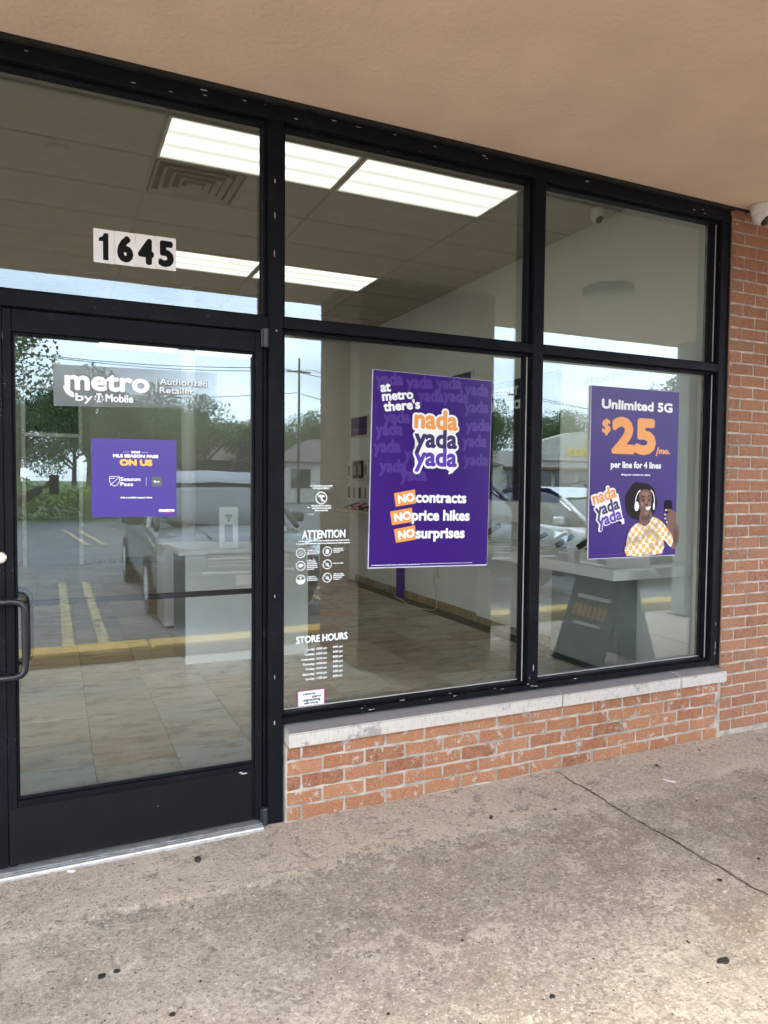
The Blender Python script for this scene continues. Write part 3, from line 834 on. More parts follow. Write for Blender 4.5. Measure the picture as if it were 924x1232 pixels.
# --- 1645
hn = thing('house_number', 'black numerals 1645 on four white stickers above the door', 'house number', (0, 0, 0))
yy = GY - 0.003
for k, d in enumerate('1645'):
    x0 = -0.822 + k * 0.0782
    z0 = 2.2925 + 0.0012 * k
    pl = box('number_plate', x0, x0 + 0.0772, yy, yy + 0.0022, z0, z0 + 0.130, MAT['plate_white'], hn)
    wd = 0.036 if d == '1' else 0.061
    cx = x0 + 0.0386
    text(d, cx - wd / 2, cx + wd / 2, z0 + 0.012, 0.104, MAT['print_black'], pl, yy - 0.0006, name='numeral', bold=0.0072, n=12, ref=d) if d != '1' else flat('numeral', [(cx - 0.004, z0 + 0.012), (cx + 0.016, z0 + 0.012), (cx + 0.016, z0 + 0.116), (cx + 0.001, z0 + 0.116), (cx - 0.006, z0 + 0.102), (cx - 0.019, z0 + 0.096), (cx - 0.019, z0 + 0.082), (cx - 0.004, z0 + 0.084)], yy - 0.0006, MAT['print_black'], pl)

# --- banner on the door
bn = thing('shop_banner', 'frosted grey metro banner sticker across the top of the door glass', 'banner')
YB = DG - 0.004
flat('sheet', [(-0.968, 1.722), (-0.351, 1.742), (-0.351, 1.892), (-0.972, 1.880)], YB, MAT['frosted'], bn)
text('metro', -0.930, -0.620, 1.786, 0.056, MAT['print_white'], bn, YB - S, ref='x', bold=0.0042, n=12, rot=0.012)
bm = bmesh.new(); poly(bm, smooth_loop([(-0.935, 1.800), (-0.925, 1.772), (-0.899, 1.758), (-0.899, 1.776), (-0.912, 1.786), (-0.916, 1.799)], 3), YB - S); obj('swoosh', bm, MAT['print_white'], bn)
text('by', -0.893, -0.831, 1.746, 0.030, MAT['print_white'], bn, YB - S, bold=0.0010)
text('Mobile', -0.785, -0.683, 1.748, 0.031, MAT['print_white'], bn, YB - S, bold=0.0012)
bm = bmesh.new()
for r in ((-0.824, -0.794, 1.771, 1.779), (-0.824, -0.819, 1.762, 1.779), (-0.799, -0.794, 1.762, 1.779), (-0.812, -0.806, 1.746, 1.771), (-0.817, -0.801, 1.744, 1.750), (-0.826, -0.820, 1.752, 1.757), (-0.798, -0.792, 1.752, 1.757)):
    poly(bm, [(r[0], r[2]), (r[1], r[2]), (r[1], r[3]), (r[0], r[3])], YB - S)
obj('emblem', bm, MAT['print_white'], bn)
flat('divider', [(-0.597, 1.795), (-0.595, 1.795), (-0.595, 1.855), (-0.597, 1.855)], YB - S, MAT['print_white'], bn)
for q, mt in ((0.0, 'grey_print'), (0.0022, 'print_white')):
    textblock([('Authorized', -0.580 - q, -0.392 - q, 1.825 + q, 0.024), ('Retailer', -0.580 - q, -0.445 - q, 1.791 + q, 0.024)], MAT[mt], bn, YB - S * (2 - (q == 0)), bold=0.0016 if q == 0 else 0.0005, rot=0.012)

# --- violet square poster in the door
dp = thing('poster', 'square violet season pass poster on the door glass', 'poster', (-0.6782, 0.052, 1.4525))
bm = bmesh.new(); bx(bm, -0.160, 0.160, 0, 0.003, -0.155, 0.153); obj('sheet', bm, MAT['purple_door'], dp)
ox, oz = -0.6765, 1.4525
T = lambda s, a, b, z, h, m, **k: text(s, a - ox, b - ox, z - oz, h, MAT[m], dp, -S, **k)
T('2023', -0.691, -0.656, 1.550, 0.009, 'print_white', bold=0.0010)
T('MLS SEASON PASS', -0.758, -0.587, 1.532, 0.0135, 'print_white', bold=0.0014)
T('ON US', -0.734, -0.610, 1.500, 0.026, 'gold', bold=0.0026, n=12)
T('Season', -0.732, -0.656, 1.440, 0.015, 'print_white', bold=0.0007)
T('Pass', -0.732, -0.684, 1.420, 0.015, 'print_white', bold=0.0007)
T('Ask a mobile expert here', -0.732, -0.612, 1.371, 0.0075, 'print_white', bold=0.0006)
T('metro', -0.586, -0.524, 1.316, 0.011, 'print_white', ref='x', bold=0.0016)
T('T Mobile', -0.565, -0.535, 1.309, 0.005, 'magenta', bold=0.0004)
bm = bmesh.new()
shield = [(-0.771, 1.457), (-0.735, 1.457), (-0.735, 1.437), (-0.742, 1.425), (-0.753, 1.419), (-0.764, 1.425), (-0.771, 1.437)]
for k in range(len(shield)):
    a, b = Vector(shield[k]), Vector(shield[(k + 1) % len(shield)]); d = (b - a).normalized() * 0.0011; nn = Vector((-d.y, d.x))
    poly(bm, [tuple(q - Vector((ox, oz))) for q in (a - nn, b - nn, b + nn, a + nn)], -S - 0.00003 * k)
for a, b in (((-0.770, 1.422), (-0.737, 1.453)), ((-0.770, 1.450), (-0.752, 1.450))):
    a, b = Vector(a), Vector(b); d = (b - a).normalized() * 0.0011; nn = Vector((-d.y, d.x))
    poly(bm, [tuple(q - Vector((ox, oz))) for q in (a - nn, b - nn, b + nn, a + nn)], -S - 0.0004)
for x0, x1, z0, z1 in ((-0.6345, -0.6335, 1.422, 1.456), (-0.721, -0.697, 1.5535, 1.5545), (-0.650, -0.626, 1.5535, 1.5545)):
    poly(bm, [(x0 - ox, z0 - oz), (x1 - ox, z0 - oz), (x1 - ox, z1 - oz), (x0 - ox, z1 - oz)], -S)
obj('shield_emblem', bm, MAT['print_white'], dp)
rr = smooth_loop([(-0.613, 1.452), (-0.607, 1.458), (-0.580, 1.458), (-0.574, 1.452), (-0.574, 1.425), (-0.580, 1.419), (-0.607, 1.419), (-0.613, 1.425)], 3)
flat('badge', [((x - ox) , (z - oz)) for x, z in rr], -S, MAT['grey_print'], dp)
flat('badge_fruit', [(x - ox, z - oz) for x, z in smooth_loop([(-0.604, 1.442), (-0.600, 1.443), (-0.597, 1.440), (-0.597, 1.436), (-0.600, 1.433), (-0.604, 1.435), (-0.606, 1.439)], 3)], -2 * S, MAT['print_white'], dp)
text('tv', -0.596 - ox, -0.581 - ox, 1.434 - oz, 0.009, MAT['print_white'], dp, -2 * S, bold=0.0005)
bm = bmesh.new(); rd = random.Random(5)
dashes(bm, -0.82 - ox, -0.62 - ox, 1.3155 - oz, 0.0022, -S, rd, 0.004, 0.010, 0.001); dashes(bm, -0.82 - ox, -0.70 - ox, 1.3115 - oz, 0.0022, -S, rd, 0.004, 0.010, 0.001)
obj('fine_print', bm, MAT['purple_pale'], dp)['kind'] = 'stuff'

# --- big poster "at metro there's nada yada yada"
PX, PZ, PY = 0.705, 1.497, 0.128
p1 = thing('poster', 'tall purple nada yada yada poster on the middle window', 'poster', (0.6854, 0.0935, 1.4964)); p1.scale = (0.9883,) * 3; p1.rotation_euler = (0, rad(1.0), 0)
box('board', -0.331, 0.331, 0, 0.004, -0.467, 0.467, MAT['paper_edge'], p1)
flat('sheet', [(-0.327, -0.461), (0.329, -0.461), (0.329, 0.465), (-0.327, 0.465)], -0.0005, MAT['purple'], p1)
ca, sa = math.cos(rad(1.0)), math.sin(rad(1.0))
def P(x, z):   # plane coordinates -> poster coordinates (undo the tilt)
    dx, dz = x - PX, z - PZ
    return (dx * ca - dz * sa, dx * sa + dz * ca)
def T1(s, x0, x1, z, h, m, layer=1, rot=0.0, **k):
    a = P(x0, z)
    return text(s, a[0], a[0] + (x1 - x0), a[1], h, MAT[m], p1, -S * layer - 0.0005, rot=rot, **k)
rp = random.Random(2); V, F = [], []
for q, (x, z) in enumerate([(0.40, 1.895), (0.56, 1.89), (0.76, 1.84), (0.88, 1.88), (0.40, 1.66), (0.44, 1.72), (0.39, 1.58), (0.42, 1.49), (0.88, 1.79), (0.89, 1.70), (0.87, 1.62), (0.88, 1.53), (0.55, 1.55), (0.53, 1.45), (0.62, 1.83), (0.72, 1.895)]):
    a = P(x, z); text_into(V, F, 'yada', a[0], a[0] + 0.145, a[1], 0.045, ref='x', bold=0.004, n=6, y=-0.0008 - 0.00018 * q, rot=rp.uniform(-0.02, 0.08), step=1e-5)
m = bpy.data.meshes.new('faint_lettering'); m.from_pydata(V, [], F); obj('faint_lettering', m, MAT['purple_pale'], p1)['kind'] = 'stuff'
R1 = 0.14
T1('at', 0.423, 0.478, 1.864, 0.034, 'print_white', 4, rot=R1, ref='x', bold=0.0030)
T1('metro', 0.432, 0.598, 1.823, 0.033, 'print_white', 4, rot=R1, ref='x', bold=0.0030)
T1("there's", 0.440, 0.635, 1.774, 0.033, 'print_white', 4, rot=R1, ref='x', bold=0.0030)
for lay, bo, mts in ((5, 0.0150, ('print_white',) * 3), (6, 0.0046, ('orange', 'navy', 'violet'))):
    e = bo - 0.0046
    for (x0, x1, z), mt in zip(((0.600, 0.840, 1.703), (0.602, 0.838, 1.613), (0.602, 0.838, 1.524)), mts):
        w_ = ('nada', 'yada', 'yada')[('1.703', '1.613', '1.524').index('%.3f' % z)]
        T1(w_, x0 - e, x1 + e, z - e, 0.066 + 2 * e, mt, lay + (0.12 if mt == 'print_white' and z < 1.6 else 0), ref='x', bold=bo, n=16, step=1e-5)
flat('speech_tail', [P(*q) for q in ((0.775, 1.512), (0.835, 1.512), (0.812, 1.490), (0.790, 1.484), (0.796, 1.500))], -S * 5 - 0.0007, MAT['print_white'], p1)
flat('bubble_fill', [P(*q) for q in ((0.605, 1.530), (0.83, 1.530), (0.83, 1.735), (0.605, 1.735))], -S * 5 - 0.0006, MAT['print_white'], p1)
for (bx_, s, tx0, tx1, tz) in (([(0.498, 1.391), (0.610, 1.410), (0.618, 1.343), (0.508, 1.327)], 'contracts', 0.612, 0.897, 1.346),
                               ([(0.479, 1.304), (0.594, 1.322), (0.602, 1.254), (0.489, 1.239)], 'price hikes', 0.592, 0.918, 1.259),
                               ([(0.500, 1.219), (0.612, 1.237), (0.620, 1.168), (0.511, 1.154)], 'surprises', 0.614, 0.890, 1.172)):
    flat('orange_box', [P(*q) for q in bx_], -S * 2, MAT['orange'], p1)
    T1(s, tx0, tx1, tz, 0.038, 'print_white', 4, ref='x', bold=0.0032)
    a = bx_[3]; T1('NO', a[0] + 0.012, bx_[2][0] - 0.008, a[1] + 0.014, 0.042, 'print_white', 5, rot=0.16, bold=0.0032)
bm = bmesh.new(); a = P(0.384, 1.049)
dashes(bm, a[0], a[0] + 0.26, a[1], 0.0035, -S, rd, 0.006, 0.02, 0.0015); dashes(bm, a[0] + 0.26, a[0] + 0.56, a[1] + 0.002, 0.0022, -S, rd, 0.006, 0.02, 0.0015)
obj('fine_print', bm, MAT['print_white'], p1)['kind'] = 'stuff'

# --- poster "Unlimited 5G $25"
QX, QZ = 2.0, 1.504
p2 = thing('poster', 'purple Unlimited 5G poster with a smiling person in headphones', 'poster', (1.9653, 0.0935, 1.5033)); p2.scale = (0.9883,) * 3
box('board', -0.325, 0.324, 0, 0.004, -0.474, 0.474, MAT['paper_edge'], p2)
flat('sheet', [(-0.320, -0.470), (0.324, -0.470), (0.324, 0.473), (-0.320, 0.473)], -0.0005, MAT['purple'], p2)
def T2(s, x0, x1, z, h, m, layer=1, **k): return text(s, x0 - QX, x1 - QX, z - QZ, h, MAT[m], p2, -S * layer - 0.0005, **k)
T2('Unlimited 5G', 1.752, 2.274, 1.856, 0.054, 'print_white', bold=0.0038)
T2('$', 1.757, 1.818, 1.722, 0.080, 'orange', bold=0.0050, ref='$')
T2('25', 1.825, 2.152, 1.611, 0.204, 'orange', bold=0.0150, n=20)
T2('/', 2.152, 2.178, 1.606, 0.050, 'orange', bold=0.0025)
T2('mo.', 2.176, 2.262, 1.617, 0.026, 'orange', ref='x', bold=0.0030)
T2('per line for 4 lines', 1.824, 2.196, 1.533, 0.026, 'print_white', ref='x', bold=0.0020)
T2('Bring your number to a store.', 1.902, 2.117, 1.492, 0.0075, 'print_white', ref='x', bold=0.0009)
R2 = 0.27
for lay, bo, mts in ((3, 0.0105, ('print_white',) * 3), (4, 0.0032, ('orange', 'navy', 'violet'))):
    e = bo - 0.0032
    for (x0, wd, z), mt, w_ in zip(((1.706, 0.172, 1.327), (1.728, 0.172, 1.262), (1.745, 0.174, 1.203)), mts, ('nada', 'yada', 'yada')):
        T2(w_, x0 - e, x0 + wd + e, z - e, 0.048 + 2 * e, mt, lay, rot=R2, ref='x', bold=bo, n=14, step=1e-5)
flat('bubble_fill', [(x - QX, z - QZ) for x, z in ((1.712, 1.345), (1.880, 1.392), (1.915, 1.262), (1.750, 1.215))], -S * 3, MAT['print_white'], p2)
flat('speech_tail', [(x - QX, z - QZ) for x, z in ((1.885, 1.243), (1.925, 1.255), (1.930, 1.222), (1.905, 1.217), (1.912, 1.230))], -S * 3, MAT['print_white'], p2)
# the printed portrait (flat print)
def F2(name, pts, layer, mat, sm=3):
    pp = [(x - QX, z - QZ) for x, z in pts]
    return flat(name, smooth_loop(pp, sm) if sm else pp, -0.0004 - 0.0008 * layer, mat, p2)
rh = random.Random(9)
afro = []
for k in range(30):
    a = 2 * math.pi * k / 30
    afro.append((2.052 + (0.122 + rh.uniform(-0.006, 0.006)) * math.cos(a), 1.345 + (0.112 + rh.uniform(-0.006, 0.006)) * math.sin(a)))
F2('printed_hair', afro, 1, MAT['hair'])
F2('printed_neck', [(2.048, 1.29), (2.128, 1.29), (2.134, 1.24), (2.10, 1.20), (2.05, 1.215)], 2, MAT['skin'])
F2('printed_arm', [(2.262, 1.17), (2.31, 1.215), (2.345, 1.20), (2.349, 1.14), (2.336, 1.088), (2.303, 1.068), (2.275, 1.09)], 2, MAT['skin'])
F2('printed_face', [(2.033, 1.375), (2.042, 1.402), (2.085, 1.415), (2.122, 1.400), (2.130, 1.36), (2.126, 1.31), (2.112, 1.278), (2.088, 1.262), (2.058, 1.275), (2.038, 1.31)], 3, MAT['skin'])
# checked shirt
MAT['skin_hi'] = plain('printed_skin_highlight', (0.30, 0.135, 0.08), 0.5, noise_amt=0.2, scale=30); MAT['skin_lo'] = plain('printed_skin_shadow', (0.07, 0.028, 0.018), 0.5, noise_amt=0.2, scale=30)
for pts in ([(2.050, 1.392), (2.075, 1.402), (2.105, 1.396), (2.100, 1.380), (2.065, 1.378)], [(2.083, 1.372), (2.092, 1.372), (2.094, 1.340), (2.088, 1.333), (2.080, 1.340)], [(2.048, 1.345), (2.064, 1.342), (2.070, 1.322), (2.054, 1.318)], [(2.104, 1.342), (2.120, 1.340), (2.122, 1.325), (2.108, 1.324)], [(2.082, 1.288), (2.098, 1.288), (2.100, 1.276), (2.086, 1.272)]):
    F2('printed_tone', pts, 3.6, MAT['skin_hi'])
for pts in ([(2.034, 1.37), (2.042, 1.345), (2.046, 1.310), (2.058, 1.282), (2.045, 1.295), (2.034, 1.33)], [(2.052, 1.262), (2.080, 1.268), (2.118, 1.272), (2.110, 1.245), (2.07, 1.235)], [(2.30, 1.19), (2.335, 1.17), (2.338, 1.12), (2.315, 1.10), (2.31, 1.15)]):
    F2('printed_tone', pts, 2.6 if pts[0][1] < 1.3 else 3.6, MAT['skin_lo'])
m_chk, n_, ln_, b_ = new_mat('checked_shirt_print')
tcx = n_.new('ShaderNodeTexCoord'); mpx = n_.new('ShaderNodeMapping'); mpx.inputs['Rotation'].default_value = (0, 0.10, 0); mpx.inputs['Location'].default_value = (0.003, 0.5, 0.004)
ck = n_.new('ShaderNodeTexChecker'); ck.inputs['Scale'].default_value = 40; ck.inputs[1].default_value = (0.86, 0.45, 0.05, 1); ck.inputs[2].default_value = (0.84, 0.82, 0.76, 1)
ln_(tcx.outputs['Object'], mpx.inputs[0]); ln_(mpx.outputs[0], ck.inputs['Vector']); zf = ntex(n_, ln_, tcx.outputs['Object'], 16, 3, 0.5); ln_(mixc(n_, ln_, thresh(n_, ln_, zf.outputs['Fac'], 0.50, 0.66), ck.outputs[0], (0.42, 0.30, 0.16)), b_.inputs['Base Color']); b_.inputs['Roughness'].default_value = 0.45
F2('printed_shirt', [(1.952, 1.040), (1.948, 1.11), (1.956, 1.16), (1.99, 1.205), (2.036, 1.226), (2.05, 1.214), (2.09, 1.205), (2.12, 1.228), (2.14, 1.258), (2.20, 1.236), (2.25, 1.195), (2.300, 1.135), (2.29, 1.082), (2.262, 1.095), (2.225, 1.125), (2.218, 1.045)], 4, m_chk, 2)
F2('printed_phone', [(2.228, 1.335), (2.236, 1.352), (2.28, 1.352), (2.288, 1.335), (2.290, 1.275), (2.24, 1.27)], 2, MAT['print_black'], 2)
F2('printed_hand', [(2.246, 1.215), (2.25, 1.27), (2.275, 1.285), (2.315, 1.285), (2.326, 1.24), (2.326, 1.20), (2.30, 1.185), (2.262, 1.185)], 3, MAT['skin'])
for k, (x, z) in enumerate(((2.238, 1.296), (2.231, 1.270), (2.234, 1.247), (2.246, 1.226))):
    F2('printed_finger', [(x, z - 0.007), (x - 0.006, z), (x, z + 0.007), (x + 0.03, z + 0.006), (x + 0.052, z + 0.002), (x + 0.052, z - 0.010), (x + 0.03, z - 0.008)], 4 + 0.2 * k, MAT['skin'], 2)
    F2('printed_nail', [(x - 0.004, z - 0.003), (x - 0.004, z + 0.003), (x + 0.005, z + 0.004), (x + 0.005, z - 0.003)], 6, MAT['print_white'], 2)
bm = bmesh.new()
def band(pts, wd, y):
    for (ax, az), (bx2, bz) in zip(pts, pts[1:]):
        a, b = Vector((ax - QX, az - QZ)), Vector((bx2 - QX, bz - QZ)); d = (b - a).normalized() * wd; nn = Vector((-d.y, d.x))
        poly(bm, [tuple(q) for q in (a - nn, b - nn, b + nn, a + nn)], y); 
band([(2.005, 1.33), (2.007, 1.36), (2.015, 1.385), (2.028, 1.402), (2.040, 1.410)], 0.0032, -0.006)
band([(2.118, 1.412), (2.135, 1.395), (2.145, 1.37), (2.148, 1.34), (2.146, 1.312)], 0.0032, -0.0062)
poly(bm, [(x - QX, z - QZ) for x, z in smooth_loop([(2.000, 1.305), (1.998, 1.325), (2.008, 1.345), (2.024, 1.342), (2.032, 1.32), (2.026, 1.298), (2.010, 1.292)], 3)], -0.0065)
poly(bm, [(x - QX, z - QZ) for x, z in smooth_loop([(2.138, 1.302), (2.136, 1.33), (2.146, 1.34), (2.151, 1.32), (2.147, 1.300)], 3)], -0.0065)
obj('printed_headphones', bm, MAT['print_white'], p2)
bm = bmesh.new()
poly(bm, [(x - QX, z - QZ) for x, z in smooth_loop([(2.082, 1.312), (2.100, 1.316), (2.119, 1.318), (2.112, 1.302), (2.100, 1.296), (2.088, 1.300)], 3)], -0.0065)
obj('printed_teeth', bm, MAT['print_white'], p2)
for pts in ([(2.052, 1.353), (2.062, 1.358), (2.074, 1.353), (2.062, 1.350)], [(2.098, 1.354), (2.108, 1.359), (2.118, 1.354), (2.108, 1.351)], [(2.048, 1.372), (2.062, 1.379), (2.076, 1.374), (2.062, 1.373)], [(2.096, 1.376), (2.108, 1.381), (2.120, 1.375), (2.108, 1.375)], [(2.082, 1.330), (2.090, 1.326), (2.100, 1.330), (2.090, 1.333)]):
    F2('printed_feature', pts, 5, MAT['hair'], 3)
bm = bmesh.new(); dashes(bm, 1.690 - QX, 2.24 - QX, 1.049 - QZ, 0.004, -0.001, rd, 0.01, 0.04, 0.001)
obj('fine_print', bm, MAT['purple_pale'], p2)['kind'] = 'stuff'

# --- white vinyl notices on the middle window
YV = GY - 0.002
at = thing('window_notice', 'white ATTENTION notice with six round icons at the left of the middle window', 'window sticker')
text('ATTENTION', 0.030, 0.240, 1.187, 0.038, MAT['vinyl_white'], at, YV, bold=0.0017, rot=0.006)
bm = bmesh.new(); rv = random.Random(21)
dashes(bm, 0.014, 0.258, 1.1745, 0.0055, YV, rv, 0.006, 0.02, 0.002); dashes(bm, 0.004, 0.266, 1.1625, 0.0055, YV, rv, 0.006, 0.02, 0.002)
for (cx, cz, rows) in ((0.026, 1.124, 3), (0.026, 1.067, 6), (0.026, 1.005, 3), (0.152, 1.128, 3), (0.152, 1.069, 1), (0.152, 1.008, 4)):
    for k in range(rows):
        dashes(bm, cx + 0.030, cx + 0.030 + rv.uniform(0.035, 0.064), cz + 0.006 * (rows / 2 - k) * 1.35 - 0.003, 0.0048, YV, rv, 0.005, 0.015, 0.0018)
obj('small_print', bm, MAT['vinyl_white'], at)['kind'] = 'stuff'
for q, (cx, cz) in enumerate(((0.026, 1.124), (0.026, 1.067), (0.026, 1.005), (0.152, 1.128), (0.152, 1.069), (0.152, 1.008))):
    bm = bmesh.new(); ring_flat(bm, cx, cz, 0.0185, 0.0222, YV)
    if q == 0:
        ring_flat(bm, cx, cz, 0.004, 0.0065, YV, 12); ring_flat(bm, cx, cz, 0.010, 0.0115, YV, 12)
    elif q == 1:
        poly(bm, smooth_loop([(cx - 0.012, cz + 0.001), (cx - 0.004, cz + 0.010), (cx + 0.010, cz + 0.007), (cx + 0.012, cz - 0.003), (cx + 0.002, cz - 0.005), (cx + 0.006, cz - 0.012), (cx - 0.002, cz - 0.007), (cx - 0.009, cz - 0.006)], 3), YV)
    elif q == 2:
        poly(bm, [(cx + 0.0185 * math.cos(a), cz + 0.0185 * math.sin(a)) for a in [math.pi * (1 + k / 12) for k in range(13)]], YV)
        poly(bm, circle_pts(cx, cz + 0.008, 0.004, 10, 0.007), YV)
    elif q == 3:
        poly(bm, smooth_loop([(cx - 0.008, cz - 0.011), (cx + 0.008, cz - 0.011), (cx + 0.008, cz + 0.005), (cx + 0.004, cz + 0.010), (cx - 0.004, cz + 0.010), (cx - 0.008, cz + 0.005)], 2), YV)
    else:
        d = Vector((0.013, -0.013)); nn = Vector((0.0012, 0.0012))
        c0 = Vector((cx, cz)); poly(bm, [tuple(v) for v in (c0 - d - nn, c0 + d - nn, c0 + d + nn, c0 - d + nn)], YV)
        poly(bm, smooth_loop([(cx - 0.010, cz - 0.004), (cx - 0.002, cz + 0.002), (cx + 0.008, cz + 0.006), (cx + 0.004, cz - 0.004), (cx + 0.006, cz - 0.011), (cx - 0.002, cz - 0.006)], 3), YV - 0.0004)
    obj('icon', bm, MAT['vinyl_white'], at)
nf = thing('window_notice', 'small white NO FIREARMS ALLOWED notice with a struck out gun icon, middle window', 'window sticker')
textblock([('NO FIREARMS ALLOWED', 0.068, 0.176, 1.420, 0.0085), ('ON THE PROPERTY', 0.080, 0.162, 1.409, 0.0085)], MAT['vinyl_white'], nf, YV, bold=0.0007)
bm = bmesh.new(); ring_flat(bm, 0.122, 1.370, 0.0235, 0.0285, YV)
d = Vector((0.017, -0.017)); nn = Vector((0.0018, 0.0018)); c0 = Vector((0.122, 1.370))
poly(bm, [tuple(v) for v in (c0 - d - nn, c0 + d - nn, c0 + d + nn, c0 - d + nn)], YV)
poly(bm, [(0.107, 1.376), (0.107, 1.385), (0.138, 1.382), (0.138, 1.374), (0.127, 1.373), (0.131, 1.354), (0.122, 1.354), (0.117, 1.372)], YV - 0.0004)
obj('icon', bm, MAT['vinyl_white'], nf)
bm = bmesh.new()
for k, (a, b) in enumerate(((0.075, 0.168), (0.078, 0.170), (0.090, 0.160), )): dashes(bm, a, b, 1.332 - 0.0105 * k, 0.0065, YV, rv, 0.008, 0.022, 0.0015)
dashes(bm, 0.056, 0.066, 1.326, 0.005, YV, rv); dashes(bm, 0.058, 0.086, 1.296, 0.004, YV, rv)
obj('small_print', bm, MAT['vinyl_white'], nf)['kind'] = 'stuff'

hr = thing('window_notice', 'white STORE HOURS lettering low on the middle window', 'window sticker')
text('STORE HOURS', 0.006, 0.254, 0.716, 0.033, MAT['vinyl_white'], hr, YV, bold=0.0016, rot=0.010)
rows = []
for k, (dy, o1, c1) in enumerate((('Monday', '10:00 am', '8:00 pm'), ('Tuesday', '10:00 am', '8:00 pm'), ('Wednesday', '10:00 am', '8:00 pm'), ('Thursday', '10:00 am', '8:00 pm'), ('Friday', '10:00 am', '8:00 pm'), ('Saturday', '10:00 am', '8:00 pm'), ('Sunday', '11:00 am', '5:00 pm'))):
    z = 0.6815 - k * 0.0225; wd = 0.0072 * len(dy)
    rows += [(dy, 0.094 - wd, 0.094, z, 0.0105), (o1, 0.102, 0.152, z, 0.0105), (c1, 0.182, 0.229, z + 0.001, 0.0105)]
textblock(rows, MAT['vinyl_white'], hr, YV, bold=0.0005, rot=0.008)

al = thing('alarm_sticker', 'small white central alarm signalling sticker in the window corner above the sill', 'sticker')
flat('border', [(0.013, 0.430), (0.142, 0.430), (0.142, 0.500), (0.013, 0.500)], YV, MAT['magenta'], al)
flat('sheet', [(0.017, 0.432), (0.138, 0.432), (0.138, 0.4975), (0.017, 0.4975)], YV - 0.0006, MAT['print_white'], al)
textblock([('central', 0.038, 0.096, 0.4795, 0.012), ('alarm', 0.080, 0.124, 0.4655, 0.012), ('signalling', 0.040, 0.122, 0.4515, 0.012), ('service', 0.044, 0.110, 0.4375, 0.012)], MAT['print_black'], al, YV - 0.0012, bold=0.0007)

# ================================================================== INTERIOR
IX0, IX1, IY0, IY1, IZ = -4.0, 3.0, 0.17, 10.2, 3.53
floor = struct(bpy.data.objects.new('shop_floor', None)); COL.objects.link(floor)
box('grout_bed', IX0, IX1, 0.075, IY1, -0.06, -0.004, MAT['grout'], floor)
tm = bpy.data.meshes.new('tile'); bm = bmesh.new(); bx(bm, -0.1985, 0.1985, -0.1985, 0.1985, -0.012, 0.0, 0.0012); bm.to_mesh(tm); bm.free(); tm.materials.append(MAT['slate'])
rt_ = random.Random(17)
for i in range(-8, 8):
    offy = rt_.choice((0.0, 0.13, 0.26, 0.06, 0.33))
    for j in range(-1, 25):
        cx, cy = 0.2 + 0.4 * i, 0.26 + offy + 0.4 * j
        if cx + 0.2 > IX1 + 0.01 or cy > IY1 or cx < -3.2 or (cy > 5.2 and cx < -1.6): continue
        y0_, y1_ = max(cy - 0.2, 0.078), cy + 0.2
        if y1_ - y0_ < 0.05: continue
        o = bpy.data.objects.new('tile', tm); COL.objects.link(o); o.parent = floor
        o.location = (cx, (y0_ + y1_) / 2, rt_.uniform(-0.0008, 0.0006)); o.scale = (1, (y1_ - y0_) / 0.4, 1)
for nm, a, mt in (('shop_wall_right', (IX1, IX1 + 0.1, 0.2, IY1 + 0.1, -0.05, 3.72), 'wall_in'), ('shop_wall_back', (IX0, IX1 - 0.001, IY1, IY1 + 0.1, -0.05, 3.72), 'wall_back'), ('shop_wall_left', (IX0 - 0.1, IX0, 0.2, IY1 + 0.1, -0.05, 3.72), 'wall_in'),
                  ('shop_wall_front', (IX0, IX1, 0.17, 0.22, 3.0, 3.72), 'wall_in')):
    struct(box(nm, *a, MAT[mt]))
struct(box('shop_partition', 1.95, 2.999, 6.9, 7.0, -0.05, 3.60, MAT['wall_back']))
struct(box('shop_wall_corner', 2.585, 3.0, 0.2005, 0.23, -0.05, 3.0, MAT['wall_in']))
struct(box('shop_wall_corner', IX0, -2.6, 0.2005, 0.23, -0.05, 3.0, MAT['wall_in']))
sk = struct(bpy.data.objects.new('skirting', None)); COL.objects.link(sk)
for k in range(16):
    y0 = 0.24 + k * 0.4
    if y0 < 6.5: box('skirting_tile', IX1 - 0.012, IX1 - 0.0005, y0, y0 + 0.397, 0.0, 0.095, MAT['slate'], sk)
for k in range(17):
    x0 = IX0 + k * 0.4
    if x0 + 0.397 < IX1 - 0.02: box('skirting_tile', x0, x0 + 0.397, IY1 - 0.012, IY1 - 0.0005, 0.0, 0.095, MAT['slate'], sk)

# ceiling: grid, 2x4 tiles, light fittings
ceil = struct(bpy.data.objects.new('shop_ceiling', None)); COL.objects.link(ceil)
GX0, GY0, MX, MY = -0.362, 1.362, 1.2275, 0.6125
LIGHTS = {(0, 0), (1, 0), (0, 4), (1, 4), (0, 8), (1, 8), (0, 12), (1, 12), (-3, 0), (-3, 4), (-3, 8), (-2, 0), (-2, 4), (-2, 8), (-3, 12), (-2, 12), (-3, 2), (-2, 2), (-3, 6), (-2, 6)}  # left-hand columns are unseen fill lights, added to brighten the shop
i0, i1 = -3, 3; j0, j1 = -2, 15
ct = bpy.data.meshes.new('ceiling_tile'); bm = bmesh.new(); bx(bm, 0.010, MX - 0.010, 0.010, MY - 0.010, 0.004, 0.02); bm.to_mesh(ct); bm.free(); ct.materials.append(MAT['ceiling_tile'])
def clip_tile(x0, y0):
    a, b = max(x0 + 0.01, IX0), min(x0 + MX - 0.01, IX1); c, d = max(y0 + 0.01, IY0), min(y0 + MY - 0.01, IY1)
    return (a, b, c, d) if b - a > 0.03 and d - c > 0.03 else None
